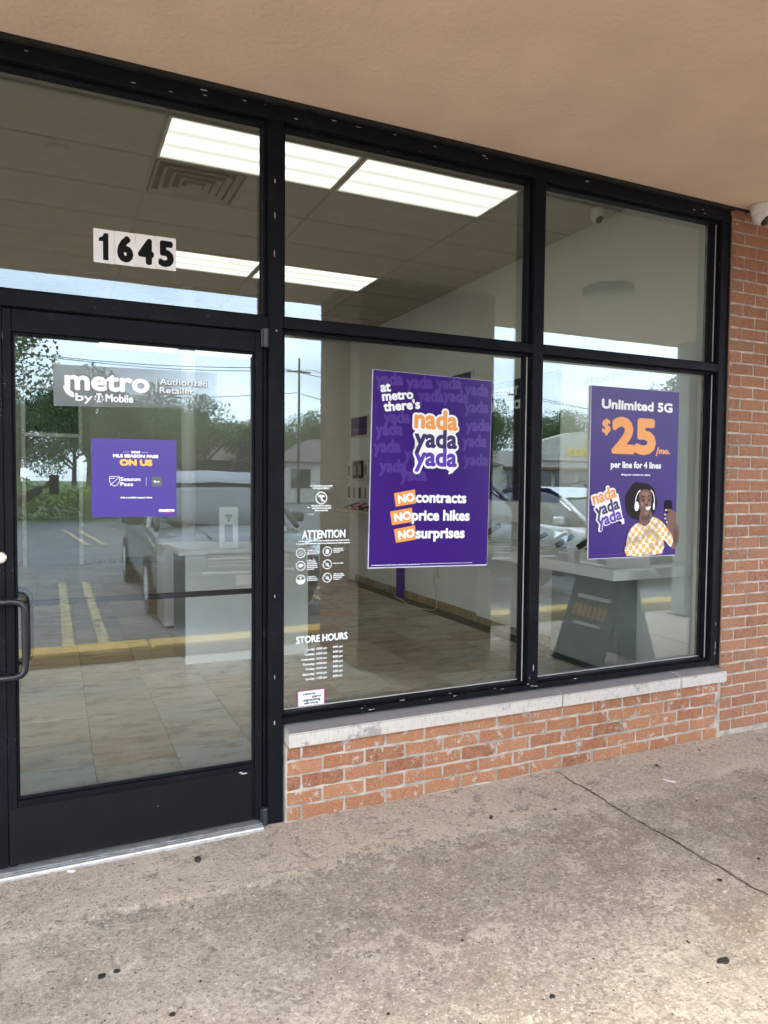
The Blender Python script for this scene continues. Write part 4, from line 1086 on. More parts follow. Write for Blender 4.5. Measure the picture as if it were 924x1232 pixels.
for i in range(i0, i1):
    for j in range(j0, j1):
        if (i, j) in LIGHTS: continue
        x0, y0 = GX0 + i * MX, GY0 + j * MY
        c = clip_tile(x0, y0)
        if not c: continue
        if (i, j) == (0, 1): c = (x0 + 0.62, c[1], c[2], c[3])
        if (i, j) != (0, 1) and abs((c[1] - c[0]) - (MX - 0.02)) < 1e-4 and abs((c[3] - c[2]) - (MY - 0.02)) < 1e-4:
            o = bpy.data.objects.new('ceiling_tile', ct); COL.objects.link(o); o.parent = ceil; o.location = (x0, y0, IZ)
        else:
            box('ceiling_tile', c[0], c[1], c[2], c[3], IZ + 0.004, IZ + 0.02, MAT['ceiling_tile'], ceil)
for i in range(i0, i1 + 1):
    x = GX0 + i * MX
    if IX0 < x < IX1: box('grid_bar', x - 0.012, x + 0.012, IY0, IY1, IZ, IZ + 0.022, MAT['grid'], ceil)
for j in range(j0, j1 + 1):
    y = GY0 + j * MY
    if IY0 < y < IY1: box('grid_bar', IX0, IX1, y - 0.012, y + 0.012, IZ + 0.0005, IZ + 0.0215, MAT['grid'], ceil)
box('plenum_lid', IX0, IX1, IY0, IY1, IZ + 0.10, IZ + 0.12, MAT['ceiling_tile'], ceil)
where = {(0, 0): 'front left of the four ceiling lights, nearest the door', (1, 0): 'front right of the four ceiling lights, above the middle window', (0, 4): 'rear left of the four ceiling lights, beside the house number', (1, 4): 'rear right of the four ceiling lights, deeper in the shop',
         (0, 8): 'ceiling light in the third row, left, hidden behind the door head', (1, 8): 'ceiling light in the third row, right, hidden behind the door head', (0, 12): 'light at the very back, above the left of the grey banner', (1, 12): 'light at the very back, above the right end of the grey banner', (-3, 0): 'fill light added out of view by the left wall of the shop, front row', (-3, 4): 'fill light added out of view by the left wall of the shop, second row', (-3, 8): 'fill light added out of view by the left wall of the shop, third row', (-3, 12): 'fill light added out of view by the left wall of the shop, back row',
         (-3, 2): 'fill light added out of view by the left wall, between first and second rows', (-2, 2): 'fill light added out of view one bay in from the left wall, between first and second rows',
         (-3, 6): 'fill light added out of view by the left wall, between second and third rows', (-2, 6): 'fill light added out of view one bay in from the left wall, between second and third rows',
         (-2, 0): 'fill light added out of view one bay in from the left wall, front row', (-2, 4): 'fill light added out of view one bay in from the left wall, second row', (-2, 8): 'fill light added out of view one bay in from the left wall, third row', (-2, 12): 'fill light added out of view one bay in from the left wall, back row'}
for i, j in sorted(LIGHTS):
    x0, y0 = GX0 + i * MX, GY0 + j * MY
    t = thing('ceiling_light', 'lit fluorescent ' + where[(i, j)], 'ceiling light', (x0 + MX / 2, y0 + MY / 2, IZ), group='ceiling lights in the shop')
    hx, hy = MX / 2 - 0.013, MY / 2 - 0.013
    bm = bmesh.new(); bx(bm, -hx, hx, -hy, -hy + 0.016, -0.002, 0.02); bx(bm, -hx, hx, hy - 0.016, hy, -0.002, 0.02); bx(bm, -hx, -hx + 0.016, -hy + 0.016, hy - 0.016, -0.002, 0.02); bx(bm, hx - 0.016, hx, -hy + 0.016, hy - 0.016, -0.002, 0.02)
    obj('frame', bm, MAT['white_plastic'], t)
    box('lens', -hx + 0.017, hx - 0.017, -hy + 0.017, hy - 0.017, 0.003, 0.012, MAT['tube_light'], t)
vt = thing('air_vent', 'square stepped air vent in the shop ceiling next to the front light', 'air vent', (GX0 + 0.305, GY0 + MY * 1.5, IZ))
for k, (a, z) in enumerate(((0.285, -0.004), (0.225, -0.010), (0.165, -0.016), (0.105, -0.022))):
    bm = bmesh.new(); b = a - 0.030
    for (p, q, zz, z2) in ((a, b, z + 0.012, z - 0.002),):
        o4 = [(-p, -p), (p, -p), (p, p), (-p, p)]; i4 = [(-q, -q), (q, -q), (q, q), (-q, q)]
        vo = [bm.verts.new((x, y, z2)) for x, y in o4]; vi = [bm.verts.new((x, y, zz + 0.012)) for x, y in i4]; vo2 = [bm.verts.new((x, y, z2 + 0.006)) for x, y in o4]
        for s in range(4):
            bm.faces.new((vo[s], vo[(s + 1) % 4], vi[(s + 1) % 4], vi[s])); bm.faces.new((vo2[s], vo2[(s + 1) % 4], vo[(s + 1) % 4], vo[s]))
    obj('vane', bm, MAT['grid'], vt)
box('vane', -0.05, 0.05, -0.05, 0.05, -0.026, -0.018, MAT['grid'], vt)
box('backing', -0.295, 0.295, -0.295, 0.295, 0.018, 0.024, MAT['kick'], vt)
bm = bmesh.new(); lathe(bm, [(0.065, 0.0), (0.065, -0.018), (0.05, -0.032), (0.02, -0.036)], 20, 'Z', (-0.93, 2.1, IZ)); tag(obj('smoke_detector', bm, MAT['ceiling_tile']), 'round white smoke detector on the shop ceiling at the far left', 'smoke detector')

def dome_camera(name_label, x, y, z, r, rz, mount_h=0.035):
    t = thing('security_camera', name_label, 'security camera', (x, y, z), rz)
    bm = bmesh.new(); lathe(bm, [(r * 1.02, 0), (r * 1.05, -mount_h * 0.3), (r * 0.98, -mount_h * 1.1), (r * 0.86, -mount_h * 1.5)], 28); obj('mount', bm, MAT['white_plastic'], t, smooth=True)
    bm = bmesh.new(); bmesh.ops.create_uvsphere(bm, u_segments=28, v_segments=16, radius=r * 0.84)
    bmesh.ops.translate(bm, verts=bm.verts, vec=(0, 0, -mount_h * 1.6)); b = obj('ball', bm, MAT['white_plastic'], t, smooth=True)
    bm = bmesh.new(); lathe(bm, [(r * 0.58, -r * 0.55), (r * 0.56, -r * 0.80), (r * 0.40, -r * 0.86)], 24); e = obj('eye', bm, MAT['lens_black'], t, smooth=False)
    e.location = (0, 0, -mount_h * 1.6); e.rotation_euler = (rad(-42), 0, rad(8))
    bm = bmesh.new(); lathe(bm, [(r * 0.2, -r * 0.861), (r * 0.16, -r * 0.90)], 16); l_ = obj('glass_eye', bm, MAT['car_glass'], e)
    return t
dome_camera('white dome security camera under the tan soffit beside the brick wall', 2.690, -0.085, 3.03, 0.056, rad(20), 0.038)
dome_camera('small white security camera on the shop ceiling above the right window', 2.79, 1.40, IZ, 0.052, rad(0), 0.04)

# right wall fittings ------------------------------------------------
def wall_panel(name, label, cat, y0, y1, z0, z1, mat, frame=None, th=0.02):
    t = thing(name, label, cat, (IX1 - 0.001, (y0 + y1) / 2, z0))
    hw, h = (y1 - y0) / 2, z1 - z0
    box('face', -th, 0, -hw, hw, 0, h, mat, t)
    if frame:
        for a in ((-hw - 0.02, hw + 0.02, h, h + 0.02), (-hw - 0.02, hw + 0.02, -0.02, 0), (-hw - 0.02, -hw, 0, h), (hw, hw + 0.02, 0, h)):
            box('frame', -th - 0.008, 0, a[0], a[1], a[2], a[3], frame, t)
    return t
def wall_text(parent, rows, mat, y, th=0.0215):
    # lettering laid on the right wall: runs towards -Y as read from inside the shop
    V, F = [], []
    for r in rows: text_into(V, F, *r[:5], bold=r[5] if len(r) > 5 else 0, y=0)
    V = [(-th + v[1], y - v[0], v[2]) for v in V]
    m = bpy.data.meshes.new('lettering'); m.from_pydata(V, [], F); obj('lettering', m, mat, parent)
t = wall_panel('wall_display', 'dark phones at great price display panel on the right shop wall', 'display board', 2.05, 3.25, 1.42, 2.42, MAT['black_plastic'])
wall_text(t, [('PHONES AT', -0.52, 0.0, 0.85, 0.085, 0.006), ('GREAT PRICE', -0.52, 0.06, 0.72, 0.085, 0.006)], MAT['print_white'], 0.0)
box('footer', -0.028, 0, -0.6, 0.6, -0.14, -0.001, MAT['navy'], t)
wall_text(t, [('metro', 0.05, 0.27, -0.085, 0.05, 0.004)], MAT['print_white'], 0.0, 0.030)
t = thing('wall_cabinet', 'row of white cabinet doors under the dark display panel', 'cabinet', (IX1, 2.8, 1.09))
for k in range(5): box('cabinet_door', -0.20, -0.001, -0.9 + k * 0.33, -0.9 + k * 0.33 + 0.326, 0, 0.185, MAT['white'], t, 0.002)
t = wall_panel('wall_screen', 'black framed screen high on the right shop wall behind the big poster', 'screen', 3.48, 4.6, 2.05, 2.60, MAT['navy'], MAT['white_plastic'])
t = wall_panel('wall_picture', 'small purple picture by the back corner of the shop', 'picture', 6.2, 6.8, 2.10, 2.36, MAT['purple'], MAT['white_plastic'])
t = wall_panel('price_card', 'white card lettered iPhone 14 on the wall behind the right window', 'sign', 1.05, 2.0, 1.45, 2.42, MAT['white'])
wall_text(t, [('iPhone 14', -0.20, 0.22, 0.80, 0.055, 0.003)], MAT['grey_print'], 0.0)
box('wall_post', 2.955, 2.999, 5.03, 5.19, 0.0, 2.0, MAT['violet'], None); tag(bpy.data.objects['wall_post'], 'narrow dark violet upright panel against the right shop wall', 'panel')
t = thing('power_outlet', 'white power outlet low on the right shop wall with a plug', 'outlet', (IX1 - 0.001, 4.18, 0.42))
box('plate', -0.008, 0, -0.04, 0.04, -0.06, 0.06, MAT['white_plastic'], t, 0.002); box('plug', -0.06, -0.0085, -0.02, 0.02, -0.01, 0.03, MAT['white_plastic'], t, 0.004)
crd = tube('power_cord', [(2.94, 4.18, 0.42), (2.93, 4.17, 0.34), (2.95, 4.14, 0.25), (2.93, 4.10, 0.14), (2.92, 4.05, 0.05), (2.88, 4.05, 0.006), (2.80, 4.2, 0.006), (2.78, 4.5, 0.006), (2.86, 4.8, 0.006), (2.90, 5.1, 0.006), (2.96, 5.3, 0.03)], 0.006, MAT['cord'], t, 8)
crd.location = (-(IX1 - 0.001), -4.18, -0.42)
# accessories on pegs near the back corner
rk = random.Random(8)
for r_ in range(2):
    for c_ in range(6):
        y = 5.70 + c_ * 0.20; z = 1.62 if r_ == 0 else 1.30
        white = rk.random() < 0.55
        t = thing('phone_case', ('white' if white else 'black') + ' boxed phone case, ' + ('upper' if r_ == 0 else 'lower') + ' row of pegs, ' + ('nearest the poster', 'second from the poster', 'third from the poster', 'third from the back corner', 'second from the back corner', 'in the back corner')[c_], 'phone case', (IX1 - 0.06, y, z), group='phone cases hanging on pegs by the back corner'); 
        box('pack', -0.03, 0.0, -0.07, 0.07, -0.13, 0.12, MAT['white_plastic'] if white else MAT['black_plastic'], t, 0.003)
        box('window', -0.033, -0.0305, -0.04, 0.04, -0.09, 0.06, MAT['grey_panel'] if rk.random() < 0.5 else MAT['black_plastic'], t)
        tube('peg', [(0.058, 0, 0.10), (-0.05, 0, 0.10)], 0.003, MAT['aluminium'], t, 6)
# shelf with phones below them
sh = thing('wall_shelf', 'pale shelf under the hanging phone cases', 'shelf', (2.82, 6.0, 1.02))
box('board', -0.17, 0.179, -0.75, 0.6, 0, 0.035, MAT['cord'], sh, 0.002)
for k in range(4):
    t = thing('display_phone', ('red cased phone at the near end of the pale shelf', 'black phone second along the pale shelf', 'maroon cased phone third along the pale shelf', 'black phone at the far end of the pale shelf')[k], 'phone', (2.80, 5.42 + k * 0.28, 1.0555))
    a = box('handset', -0.12, 0.10, -0.045, 0.045, 0.06, 0.075, MAT['magenta'] if k % 2 == 0 else MAT['black_plastic'], t, 0.003); a.rotation_euler = (0, rad(-18), 0)
    box('stand', -0.03, 0.03, -0.025, 0.025, 0, 0.05, MAT['black_plastic'], t)

# display tables along the right wall
def display_table(label, x0, y0, y1, z):
    t = thing('display_table', label, 'table', (0, 0, 0))
    box('table_top', x0, IX1 - 0.013, y0, y1, z - 0.075, z, MAT['white'], t, 0.003)
    box('base', x0 + 0.55, IX1 - 0.014, y0 + 0.55, y1 - 0.05, 0.045, z - 0.0755, MAT['grey_panel'], t)
    box('plinth', x0 + 0.53, IX1 - 0.013, y0 + 0.53, y1 - 0.03, 0.0, 0.0445, MAT['black_plastic'], t)
    return t
display_table('white display table with phones nearest the right window', 2.25, 0.55, 1.92, 0.90)
t = thing('display_table', 'white display table further back along the right shop wall', 'table')
box('table_top', 2.44, 2.986, 2.02, 3.35, 0.83, 0.90, MAT['white'], t, 0.003)
box('side_panel', 2.90, 2.986, 2.3, 3.2, 0.10, 0.829, MAT['white'], t)
stand_labels = ['display phone on a stand at the far end of the near table', 'display phone on a white stand, middle of the near table', 'display phone on a stand close to the purple poster edge', 'display phone on a stand hidden behind the lower edge of the purple poster', 'tablet on a slanted stand on the further table']
for k, (x, y) in enumerate(((2.60, 1.80), (2.66, 1.54), (2.73, 1.37), (2.80, 1.03), (2.66, 2.62))):
    t = thing('display_phone', stand_labels[k], 'phone', (x, y, 0.9005), rad(-35), 'display phones on stands')
    bm = bmesh.new(); lathe(bm, [(0.045, 0), (0.045, 0.012), (0.024, 0.02), (0.02, 0.07)], 16); obj('stand', bm, MAT['white_plastic'], t, smooth=False)
    big = 1.5 if k == 4 else 1.0
    h = box('handset', -0.082 * big, 0.082 * big, -0.040 * big, 0.040 * big, -0.006, 0.006, MAT['black_plastic'], t, 0.003); h.location = (0, 0, 0.095); h.rotation_euler = (rad(18), rad(-32), 0)
    bm = bmesh.new(); lathe(bm, [(0.010, 0.0), (0.010, 0.006)], 12, 'Y', (0, -0.030, 0.045)); obj('button', bm, MAT['black_plastic'], t)

# reception desk seen through the door
dk = thing('reception_desk', 'white reception desk inside the door', 'desk', (0, 0, 0))
box('front_panel', -0.052, 0.95, 2.73, 2.75, 0.0, 0.865, MAT['white'], dk, 0.001)
box('worktop', -0.115, 0.98, 2.66, 3.40, 0.8655, 0.900, MAT['print_white'], dk, 0.002)
box('side_panel', -0.050, -0.030, 2.7505, 3.35, 0.0, 0.865, MAT['grey_panel'], dk)
cab = thing('low_cabinet', 'grey low cabinet behind the reception desk', 'cabinet')
box('carcass', -0.02, 0.55, 4.17, 4.7, 0.03, 0.80, MAT['white'], cab, 0.002); box('plinth', 0.0, 0.53, 4.19, 4.68, 0.0, 0.03, MAT['black_plastic'], cab)
wf = thing('counter_sign', 'white counter sign with a wifi symbol and phone icon on the desk', 'sign', (0.300, 2.80, 0.9005))
box('card', -0.075, 0.075, 0, 0.004, 0.0, 0.33, MAT['white'], wf)
bm = bmesh.new()
for r0 in (0.012, 0.026, 0.040):
    n_ = 10
    for k in range(n_):
        a0, a1 = rad(45 + 90 * k / n_), rad(45 + 90 * (k + 1) / n_)
        poly(bm, [(r0 * math.cos(a0), 0.225 + r0 * math.sin(a0)), (r0 * math.cos(a1), 0.225 + r0 * math.sin(a1)), ((r0 + 0.007) * math.cos(a1), 0.225 + (r0 + 0.007) * math.sin(a1)), ((r0 + 0.007) * math.cos(a0), 0.225 + (r0 + 0.007) * math.sin(a0))], -S)
poly(bm, circle_pts(0, 0.222, 0.008, 10), -S)
obj('wifi_symbol', bm, MAT['grey_print'], wf)
flat('phone_icon', smooth_loop([(-0.028, 0.05), (0.028, 0.05), (0.030, 0.055), (0.030, 0.185), (0.028, 0.19), (-0.028, 0.19), (-0.030, 0.185), (-0.030, 0.055)], 2), -S, MAT['grey_panel'], wf)
pc = thing('pillar', 'round white steel pillar inside the shop behind the desk', 'pillar', (0.35, 5.0, 0))
bm = bmesh.new(); lathe(bm, [(0.075, 0.02), (0.075, IZ - 0.02)], 20); obj('shaft', bm, MAT['white'], pc, smooth=True)
bm = bmesh.new(); lathe(bm, [(0.11, 0.0), (0.11, 0.02)], 20); obj('base_ring', bm, MAT['white'], pc)
# back doorway
bd = thing('inner_door', 'grey framed inner door in the back wall of the shop', 'door', (0, 0, 0))
for a in ((-1.46, -1.40, 0, 2.98), (-0.60, -0.54, 0, 2.98), (-1.4, -0.6, 2.92, 2.98), (-1.4, -0.6, 2.14, 2.20)):
    box('frame', a[0], a[1], IY1 - 0.06, IY1 - 0.001, a[2], a[3], MAT['aluminium'], bd)
box('leaf', -1.39, -0.61, IY1 - 0.04, IY1 - 0.002, 0.01, 2.13, MAT['grey_panel'], bd)
box('fanlight', -1.39, -0.61, IY1 - 0.03, IY1 - 0.002, 2.21, 2.91, MAT['black_plastic'], bd)

# ================================================================== OUTSIDE, SEEN IN THE GLASS
# soffit lamp (unlit)
sl = thing('soffit_light', 'round unlit ceiling lamp under the canopy', 'ceiling lamp', (3.12, -1.42, 3.03))
bm = bmesh.new(); lathe(bm, [(0.20, 0), (0.21, -0.05), (0.19, -0.06)], 28); obj('rim', bm, MAT['hardware'], sl)
bm = bmesh.new(); lathe(bm, [(0.185, -0.058), (0.16, -0.11), (0.10, -0.145), (0.03, -0.16)], 28); obj('lens', bm, MAT['soffit_lens'], sl, smooth=True)

# A-frame pavement sign
af = thing('pavement_sign', 'grey folding pavement sign with an orange message, standing on the walkway', 'sandwich board', (3.19, -1.46, G))
HW = 0.29
for s, nm in ((-1, 'front_board'), (1, 'rear_board')):
    V = []
    for yy_ in (-HW, HW):
        V += [(s * 0.30, yy_, 0.0), (s * 0.02, yy_, 0.80), (s * 0.02 - s * 0.0, yy_, 0.80), (s * 0.28, yy_, 0.0)]
    bm = bmesh.new()
    a = [bm.verts.new(p) for p in ((s * 0.31, -HW, 0), (s * 0.31, HW, 0), (s * 0.025, HW, 0.80), (s * 0.025, -HW, 0.80))]
    b = [bm.verts.new(p) for p in ((s * 0.285, -HW, 0), (s * 0.285, HW, 0), (s * 0.002, HW, 0.80), (s * 0.002, -HW, 0.80))]
    bm.faces.new(a); bm.faces.new(b[::-1])
    for k in range(4): bm.faces.new((a[k], b[k], b[(k + 1) % 4], a[(k + 1) % 4]))
    bmesh.ops.recalc_face_normals(bm, faces=bm.faces)
    bd_ = obj(nm, bm, MAT['sign_grey'], af)
tube('hinge_rod', [(0, -HW - 0.01, 0.80), (0, HW + 0.01, 0.80)], 0.012, MAT['white_plastic'], af, 8)
bm = bmesh.new()
def on_board(y0, y1, t0, t1, e):
    f = lambda y, t: (-(0.31 - 0.285 * t) - e, y, 0.80 * t)
    bm.faces.new([bm.verts.new(f(*q)) for q in ((y0, t0), (y1, t0), (y1, t1), (y0, t1))])
for (y0, y1, t0, t1) in ((-0.20, 0.2, 0.66, 0.70), (-0.16, 0.16, 0.40, 0.43)): on_board(y0, y1, t0, t1, 0.002)
obj('caption_line', bm, MAT['print_white'], af)
bm = bmesh.new()
for k in range(7): on_board(-0.21 + k * 0.06, -0.17 + k * 0.06, 0.48, 0.60, 0.002)
obj('message_letters', bm, MAT['orange'], af)

# cars ---------------------------------------------------------------
def car_paint(name, col): return plain(name, col, 0.38, metal=0.15, noise_amt=0.02, coat=0.35)
def loft(bm, stations):
    rings = [[bm.verts.new(p) for p in st] for st in stations]
    for a, b in zip(rings, rings[1:]):
        for k in range(len(a) - 1): bm.faces.new((a[k], a[k + 1], b[k + 1], b[k]))
    bm.faces.new(rings[0][::-1]); bm.faces.new(rings[-1])
    bmesh.ops.recalc_face_normals(bm, faces=bm.faces)
def make_car(label, cat, x, y, paint, suv=True, rz=0.0, detail=True):
    """front of the car at local y=0 facing +Y; body runs to -Y"""
    t = thing('parked_car', label, cat, (x, y, G - 0.02), rz, 'cars parked in front of the shop')
    Hh = 1.00 if suv else 0.86; R_ = 1.62 if suv else 1.42; W = 0.94 if suv else 0.89; Ln = 4.6
    st = []
    for (s, hw, zb, zs, zt) in ((0.0, 0.62, 0.30, 0.60, 0.64), (-0.05, 0.78, 0.24, 0.68, 0.74), (-0.18, 0.88, 0.22, 0.78, 0.86), (-0.5, W, 0.22, Hh - 0.14, Hh - 0.06), (-1.25, W, 0.22, Hh - 0.07, Hh + 0.01),
                                (-1.6, W, 0.22, Hh - 0.04, Hh), (-3.9, W, 0.22, Hh, Hh + 0.02), (-4.4, W - 0.05, 0.28, Hh - 0.05, Hh - 0.02), (-Ln, 0.8, 0.32, 0.8, 0.84)):
        half = [(hw * 0.90, zb), (hw, zb + 0.12), (hw * 1.0, (zb + zs) / 2), (hw * 0.97, zs - 0.03), (hw * 0.88, zs + 0.01), (hw * 0.5, zt - 0.01), (0, zt)]
        st.append([(-a, s, z) for a, z in half] + [(a, s, z) for a, z in half[::-1][1:]])
    bm = bmesh.new(); loft(bm, st)
    body = obj('body', bm, paint, t, smooth=True)
    md = body.modifiers.new('round', 'SUBSURF'); md.levels = 2; md.render_levels = 2
    zb = Hh - 0.03
    prof = [(-0.95, zb, 0.93), (-1.85, R_ - 0.16, 0.80), (-2.3, R_ - 0.01, 0.75), (-3.5, R_, 0.76), (-4.15, R_ - 0.14 if suv else R_ - 0.25, 0.80), (-4.5 if suv else -4.2, zb, 0.93)]
    st = []
    for s, z, k in prof:
        hw = W * k
        st.append([(-W * 0.93, s, zb - 0.05) if z > zb + 0.1 else (-hw, s, zb - 0.05), (-hw if z > zb + 0.1 else -hw, s, z - 0.06 if z > zb + 0.1 else z), (-hw * 0.86, s, z), (0, s, z + 0.012), (hw * 0.86, s, z), (hw, s, z - 0.06 if z > zb + 0.1 else z), (W * 0.93, s, zb - 0.05) if z > zb + 0.1 else (hw, s, zb - 0.05)])
    bm = bmesh.new(); loft(bm, st); wn = obj('windows', bm, MAT['car_glass'], t, smooth=True); md = wn.modifiers.new('round', 'SUBSURF'); md.levels = 2; md.render_levels = 2
    # roof and pillars over the glass
    bm = bmesh.new(); e = 0.012
    pts = [(p[0], p[1], p[2]) for p in prof[1:5]]
    rings = [[bm.verts.new((sx * W * k * 0.9, s, z + e + (0.014 if sx == 0 else 0))) for sx in (-1, -0.5, 0, 0.5, 1)] for s, z, k in pts]
    for a, b in zip(rings, rings[1:]):
        for k in range(4): bm.faces.new((a[k], a[k + 1], b[k + 1], b[k]))
    obj('roof', bm, paint, t, smooth=True)
    for sgn in (-1, 1):
        for (s0, z0, k0), (s1, z1, k1) in ((prof[0], prof[1]), (prof[4], prof[5])):
            tube('pillar', [(sgn * W * k0 * 0.96, s0, z0 - 0.02), (sgn * W * k1 * 0.93, s1, z1)], 0.035, paint, t, 6)
        tube('pillar', [(sgn * W * 0.97, -2.75, zb), (sgn * W * 0.78, -2.7, R_ - 0.05)], 0.03, paint, t, 6)
        # mirror, headlight, fog lamp
        bm = bmesh.new(); bx(bm, sgn * W * 0.98 if sgn > 0 else -W * 0.98 - 0.2, W * 0.98 + 0.2 if sgn > 0 else -W * 0.98, -1.62, -1.50, zb, zb + 0.14, 0.03); obj('side_mirror', bm, paint, t)
        hl = smooth_loop([(sgn * (W - 0.03), Hh - 0.15), (sgn * (W - 0.40), Hh - 0.25), (sgn * (W - 0.42), Hh - 0.33), (sgn * (W - 0.10), Hh - 0.36)], 3)
        bm = bmesh.new()
        f = [bm.verts.new((px, -0.12 - abs(px) ** 4 * 0.20 + 0.02, pz)) for px, pz in hl]; b2 = [bm.verts.new((px, -0.4, pz)) for px, pz in hl]
        bm.faces.new(f)
        for k in range(len(f)): bm.faces.new((f[k], f[(k + 1) % len(f)], b2[(k + 1) % len(f)], b2[k]))
        obj('headlight', bm, MAT['headlamp'], t)
        bm = bmesh.new(); lathe(bm, [(0.05, -0.12), (0.05, 0.012)], 14, 'Y', (sgn * 0.66, -0.06, 0.44)); obj('fog_lamp', bm, MAT['aluminium'], t)
        for s in (-0.92, -3.72):
            bm = bmesh.new(); lathe(bm, [(0.20, 0), (0.33, 0.0), (0.345, 0.03), (0.345, 0.18), (0.33, 0.21), (0.20, 0.21)], 24, 'X', (0, 0, 0)); wh = obj('wheel', bm, MAT['rubber'], t, loc=(sgn * (W - 0.09) - 0.105, s, 0.345))
            bm = bmesh.new(); lathe(bm, [(0.20, -0.002), (0.06, 0.02), (0.05, 0.19), (0.20, 0.212)], 10, 'X'); obj('rim', bm, MAT['aluminium'], wh)
    bm = bmesh.new()
    for z0, z1, hw in ((0.60, 0.76, 0.46), (0.34, 0.50, 0.55)):
        bx(bm, -hw, hw, -0.2, 0.006 if z0 < 0.5 else -0.012, z0, z1, 0.01)
    obj('grille', bm, MAT['black_plastic'], t)
    box('licence_plate', -0.16, 0.16, 0.0185, 0.024, 0.42, 0.52, MAT['plate_white'], t, 0.003)
    for k in range(4): box('grille_bar', -0.44, 0.44, -0.03, -0.006, 0.615 + k * 0.035, 0.627 + k * 0.035, MAT['aluminium'], t)
    tube('bonnet_crease', [(-0.35, -0.25, Hh - 0.115), (-0.42, -1.2, Hh + 0.004)], 0.008, paint, t, 5); tube('bonnet_crease', [(0.35, -0.25, Hh - 0.115), (0.42, -1.2, Hh + 0.004)], 0.008, paint, t, 5)
    for wx_ in (-0.35, 0.25): tube('wiper', [(wx_ + 0.4, -1.22, Hh + 0.03), (wx_ - 0.15, -1.40, Hh + 0.16)], 0.009, MAT['rubber'], t, 5)
    bm = bmesh.new(); bx(bm, -0.5, 0.5, -0.1, 0.018, 0.535, 0.56, 0.004); bx(bm, -0.44, 0.44, -0.1, -0.004, 0.69, 0.705, 0.003); obj('chrome_trim', bm, MAT['aluminium'], t)
    return t
MAT['headlamp'] = plain('headlamp_lens', (0.80, 0.84, 0.86), 0.05, metal=0.6, coat=1.0)
silver = car_paint('silver_car_paint', (0.085, 0.092, 0.10)); dark = car_paint('charcoal_car_paint', (0.02, 0.022, 0.026)); whitep = car_paint('white_car_paint', (0.75, 0.76, 0.77))
redp = car_paint('maroon_car_paint', (0.20, 0.02, 0.025)); bluep = car_paint('blue_car_paint', (0.05, 0.09, 0.18))
make_car('dark grey car parked nose in, mirrored in the door glass', 'car', 0.90, -4.35, silver, True)
make_car('charcoal car parked nose in beyond the brick column, mirrored in the right pane', 'car', 4.55, -4.5, dark, True)
make_car('white saloon parked nose in at the right, mirrored beside the Unlimited 5G poster', 'car', 7.4, -4.6, whitep, False)
far_cars = [(10.4, -24, redp, True, 'maroon car far across the car park'), (13.6, -24, whitep, True, 'white van like car beside the maroon car across the car park'), (17.0, -24.5, silver, False, 'silver saloon far across the car park'), (5.4, -23.5, bluep, False, 'blue saloon across the car park behind the brick column'),
            (20.5, -24, dark, True, 'black car across the car park at the right'), (24.0, -24, whitep, False, 'white saloon at the right end of the far parking row'), (2.0, -24, silver, False, 'silver saloon at the left end of the far parking row'), (30, -27, redp, False, 'maroon saloon far out at the right of the car park')]
for x, y, p, s, lb in far_cars: make_car(lb, 'car', x, y, p, s, rad(180 if x % 2 < 1 else 0))

# buildings -----------------------------------------------------------
MAT['cream'] = plain('cream_stucco', (0.62, 0.58, 0.50), 0.9, noise_amt=0.08, scale=0.4)
MAT['brownroof'] = plain('brown_shingles', (0.13, 0.10, 0.08), 0.9, noise_amt=0.25, scale=3)
MAT['redwall'] = plain('dull_red_siding', (0.22, 0.11, 0.09), 0.9, noise_amt=0.15, scale=1)
MAT['sign_yellow'] = plain('yellow_sign_letters', (0.85, 0.58, 0.04), 0.5)
t = thing('store_building', 'cream strip store with a curved parapet and yellow sign across the car park', 'building', (56, -61, G))
box('wall', -14, 16, -10, 0, 0, 4.9, MAT['cream'], t)
arch = [(-8.6, 4.0), (-8.6, 6.1)] + [(-8.6 + 12 * k / 12, 6.1 + 1.1 * math.sin(math.pi * k / 12)) for k in range(1, 12)] + [(3.4, 6.1), (3.4, 4.0)]
bm = bmesh.new(); f = [bm.verts.new((a, 0.4, b)) for a, b in arch]; g_ = [bm.verts.new((a, -0.6, b)) for a, b in arch]; bm.faces.new(f); bm.faces.new(g_[::-1])
for k in range(len(f)): bm.faces.new((f[k], f[(k + 1) % len(f)], g_[(k + 1) % len(f)], g_[k]))
bmesh.ops.recalc_face_normals(bm, faces=bm.faces); obj('parapet', bm, MAT['cream'], t)
box('awning', -13.5, 15.5, 0.01, 1.6, 2.9, 3.2, MAT['redwall'], t)
for k in range(9): box('window', -13 + k * 3.2, -10.4 + k * 3.2, 0.002, 0.06, 0.6, 2.7, MAT['car_glass'], t)
for k in range(9):
    box('sign_letter', -5.5 + k * 0.85, -4.85 + k * 0.85, 0.42, 0.55, 4.5, 5.25 if k % 3 else 5.4, MAT['sign_yellow'], t)
bm = bmesh.new(); lathe(bm, [(0.75, 0.42), (0.75, 0.55)], 16, 'Y', (-2.0, 0, 6.0)); obj('sign_emblem', bm, MAT['sign_yellow'], t)
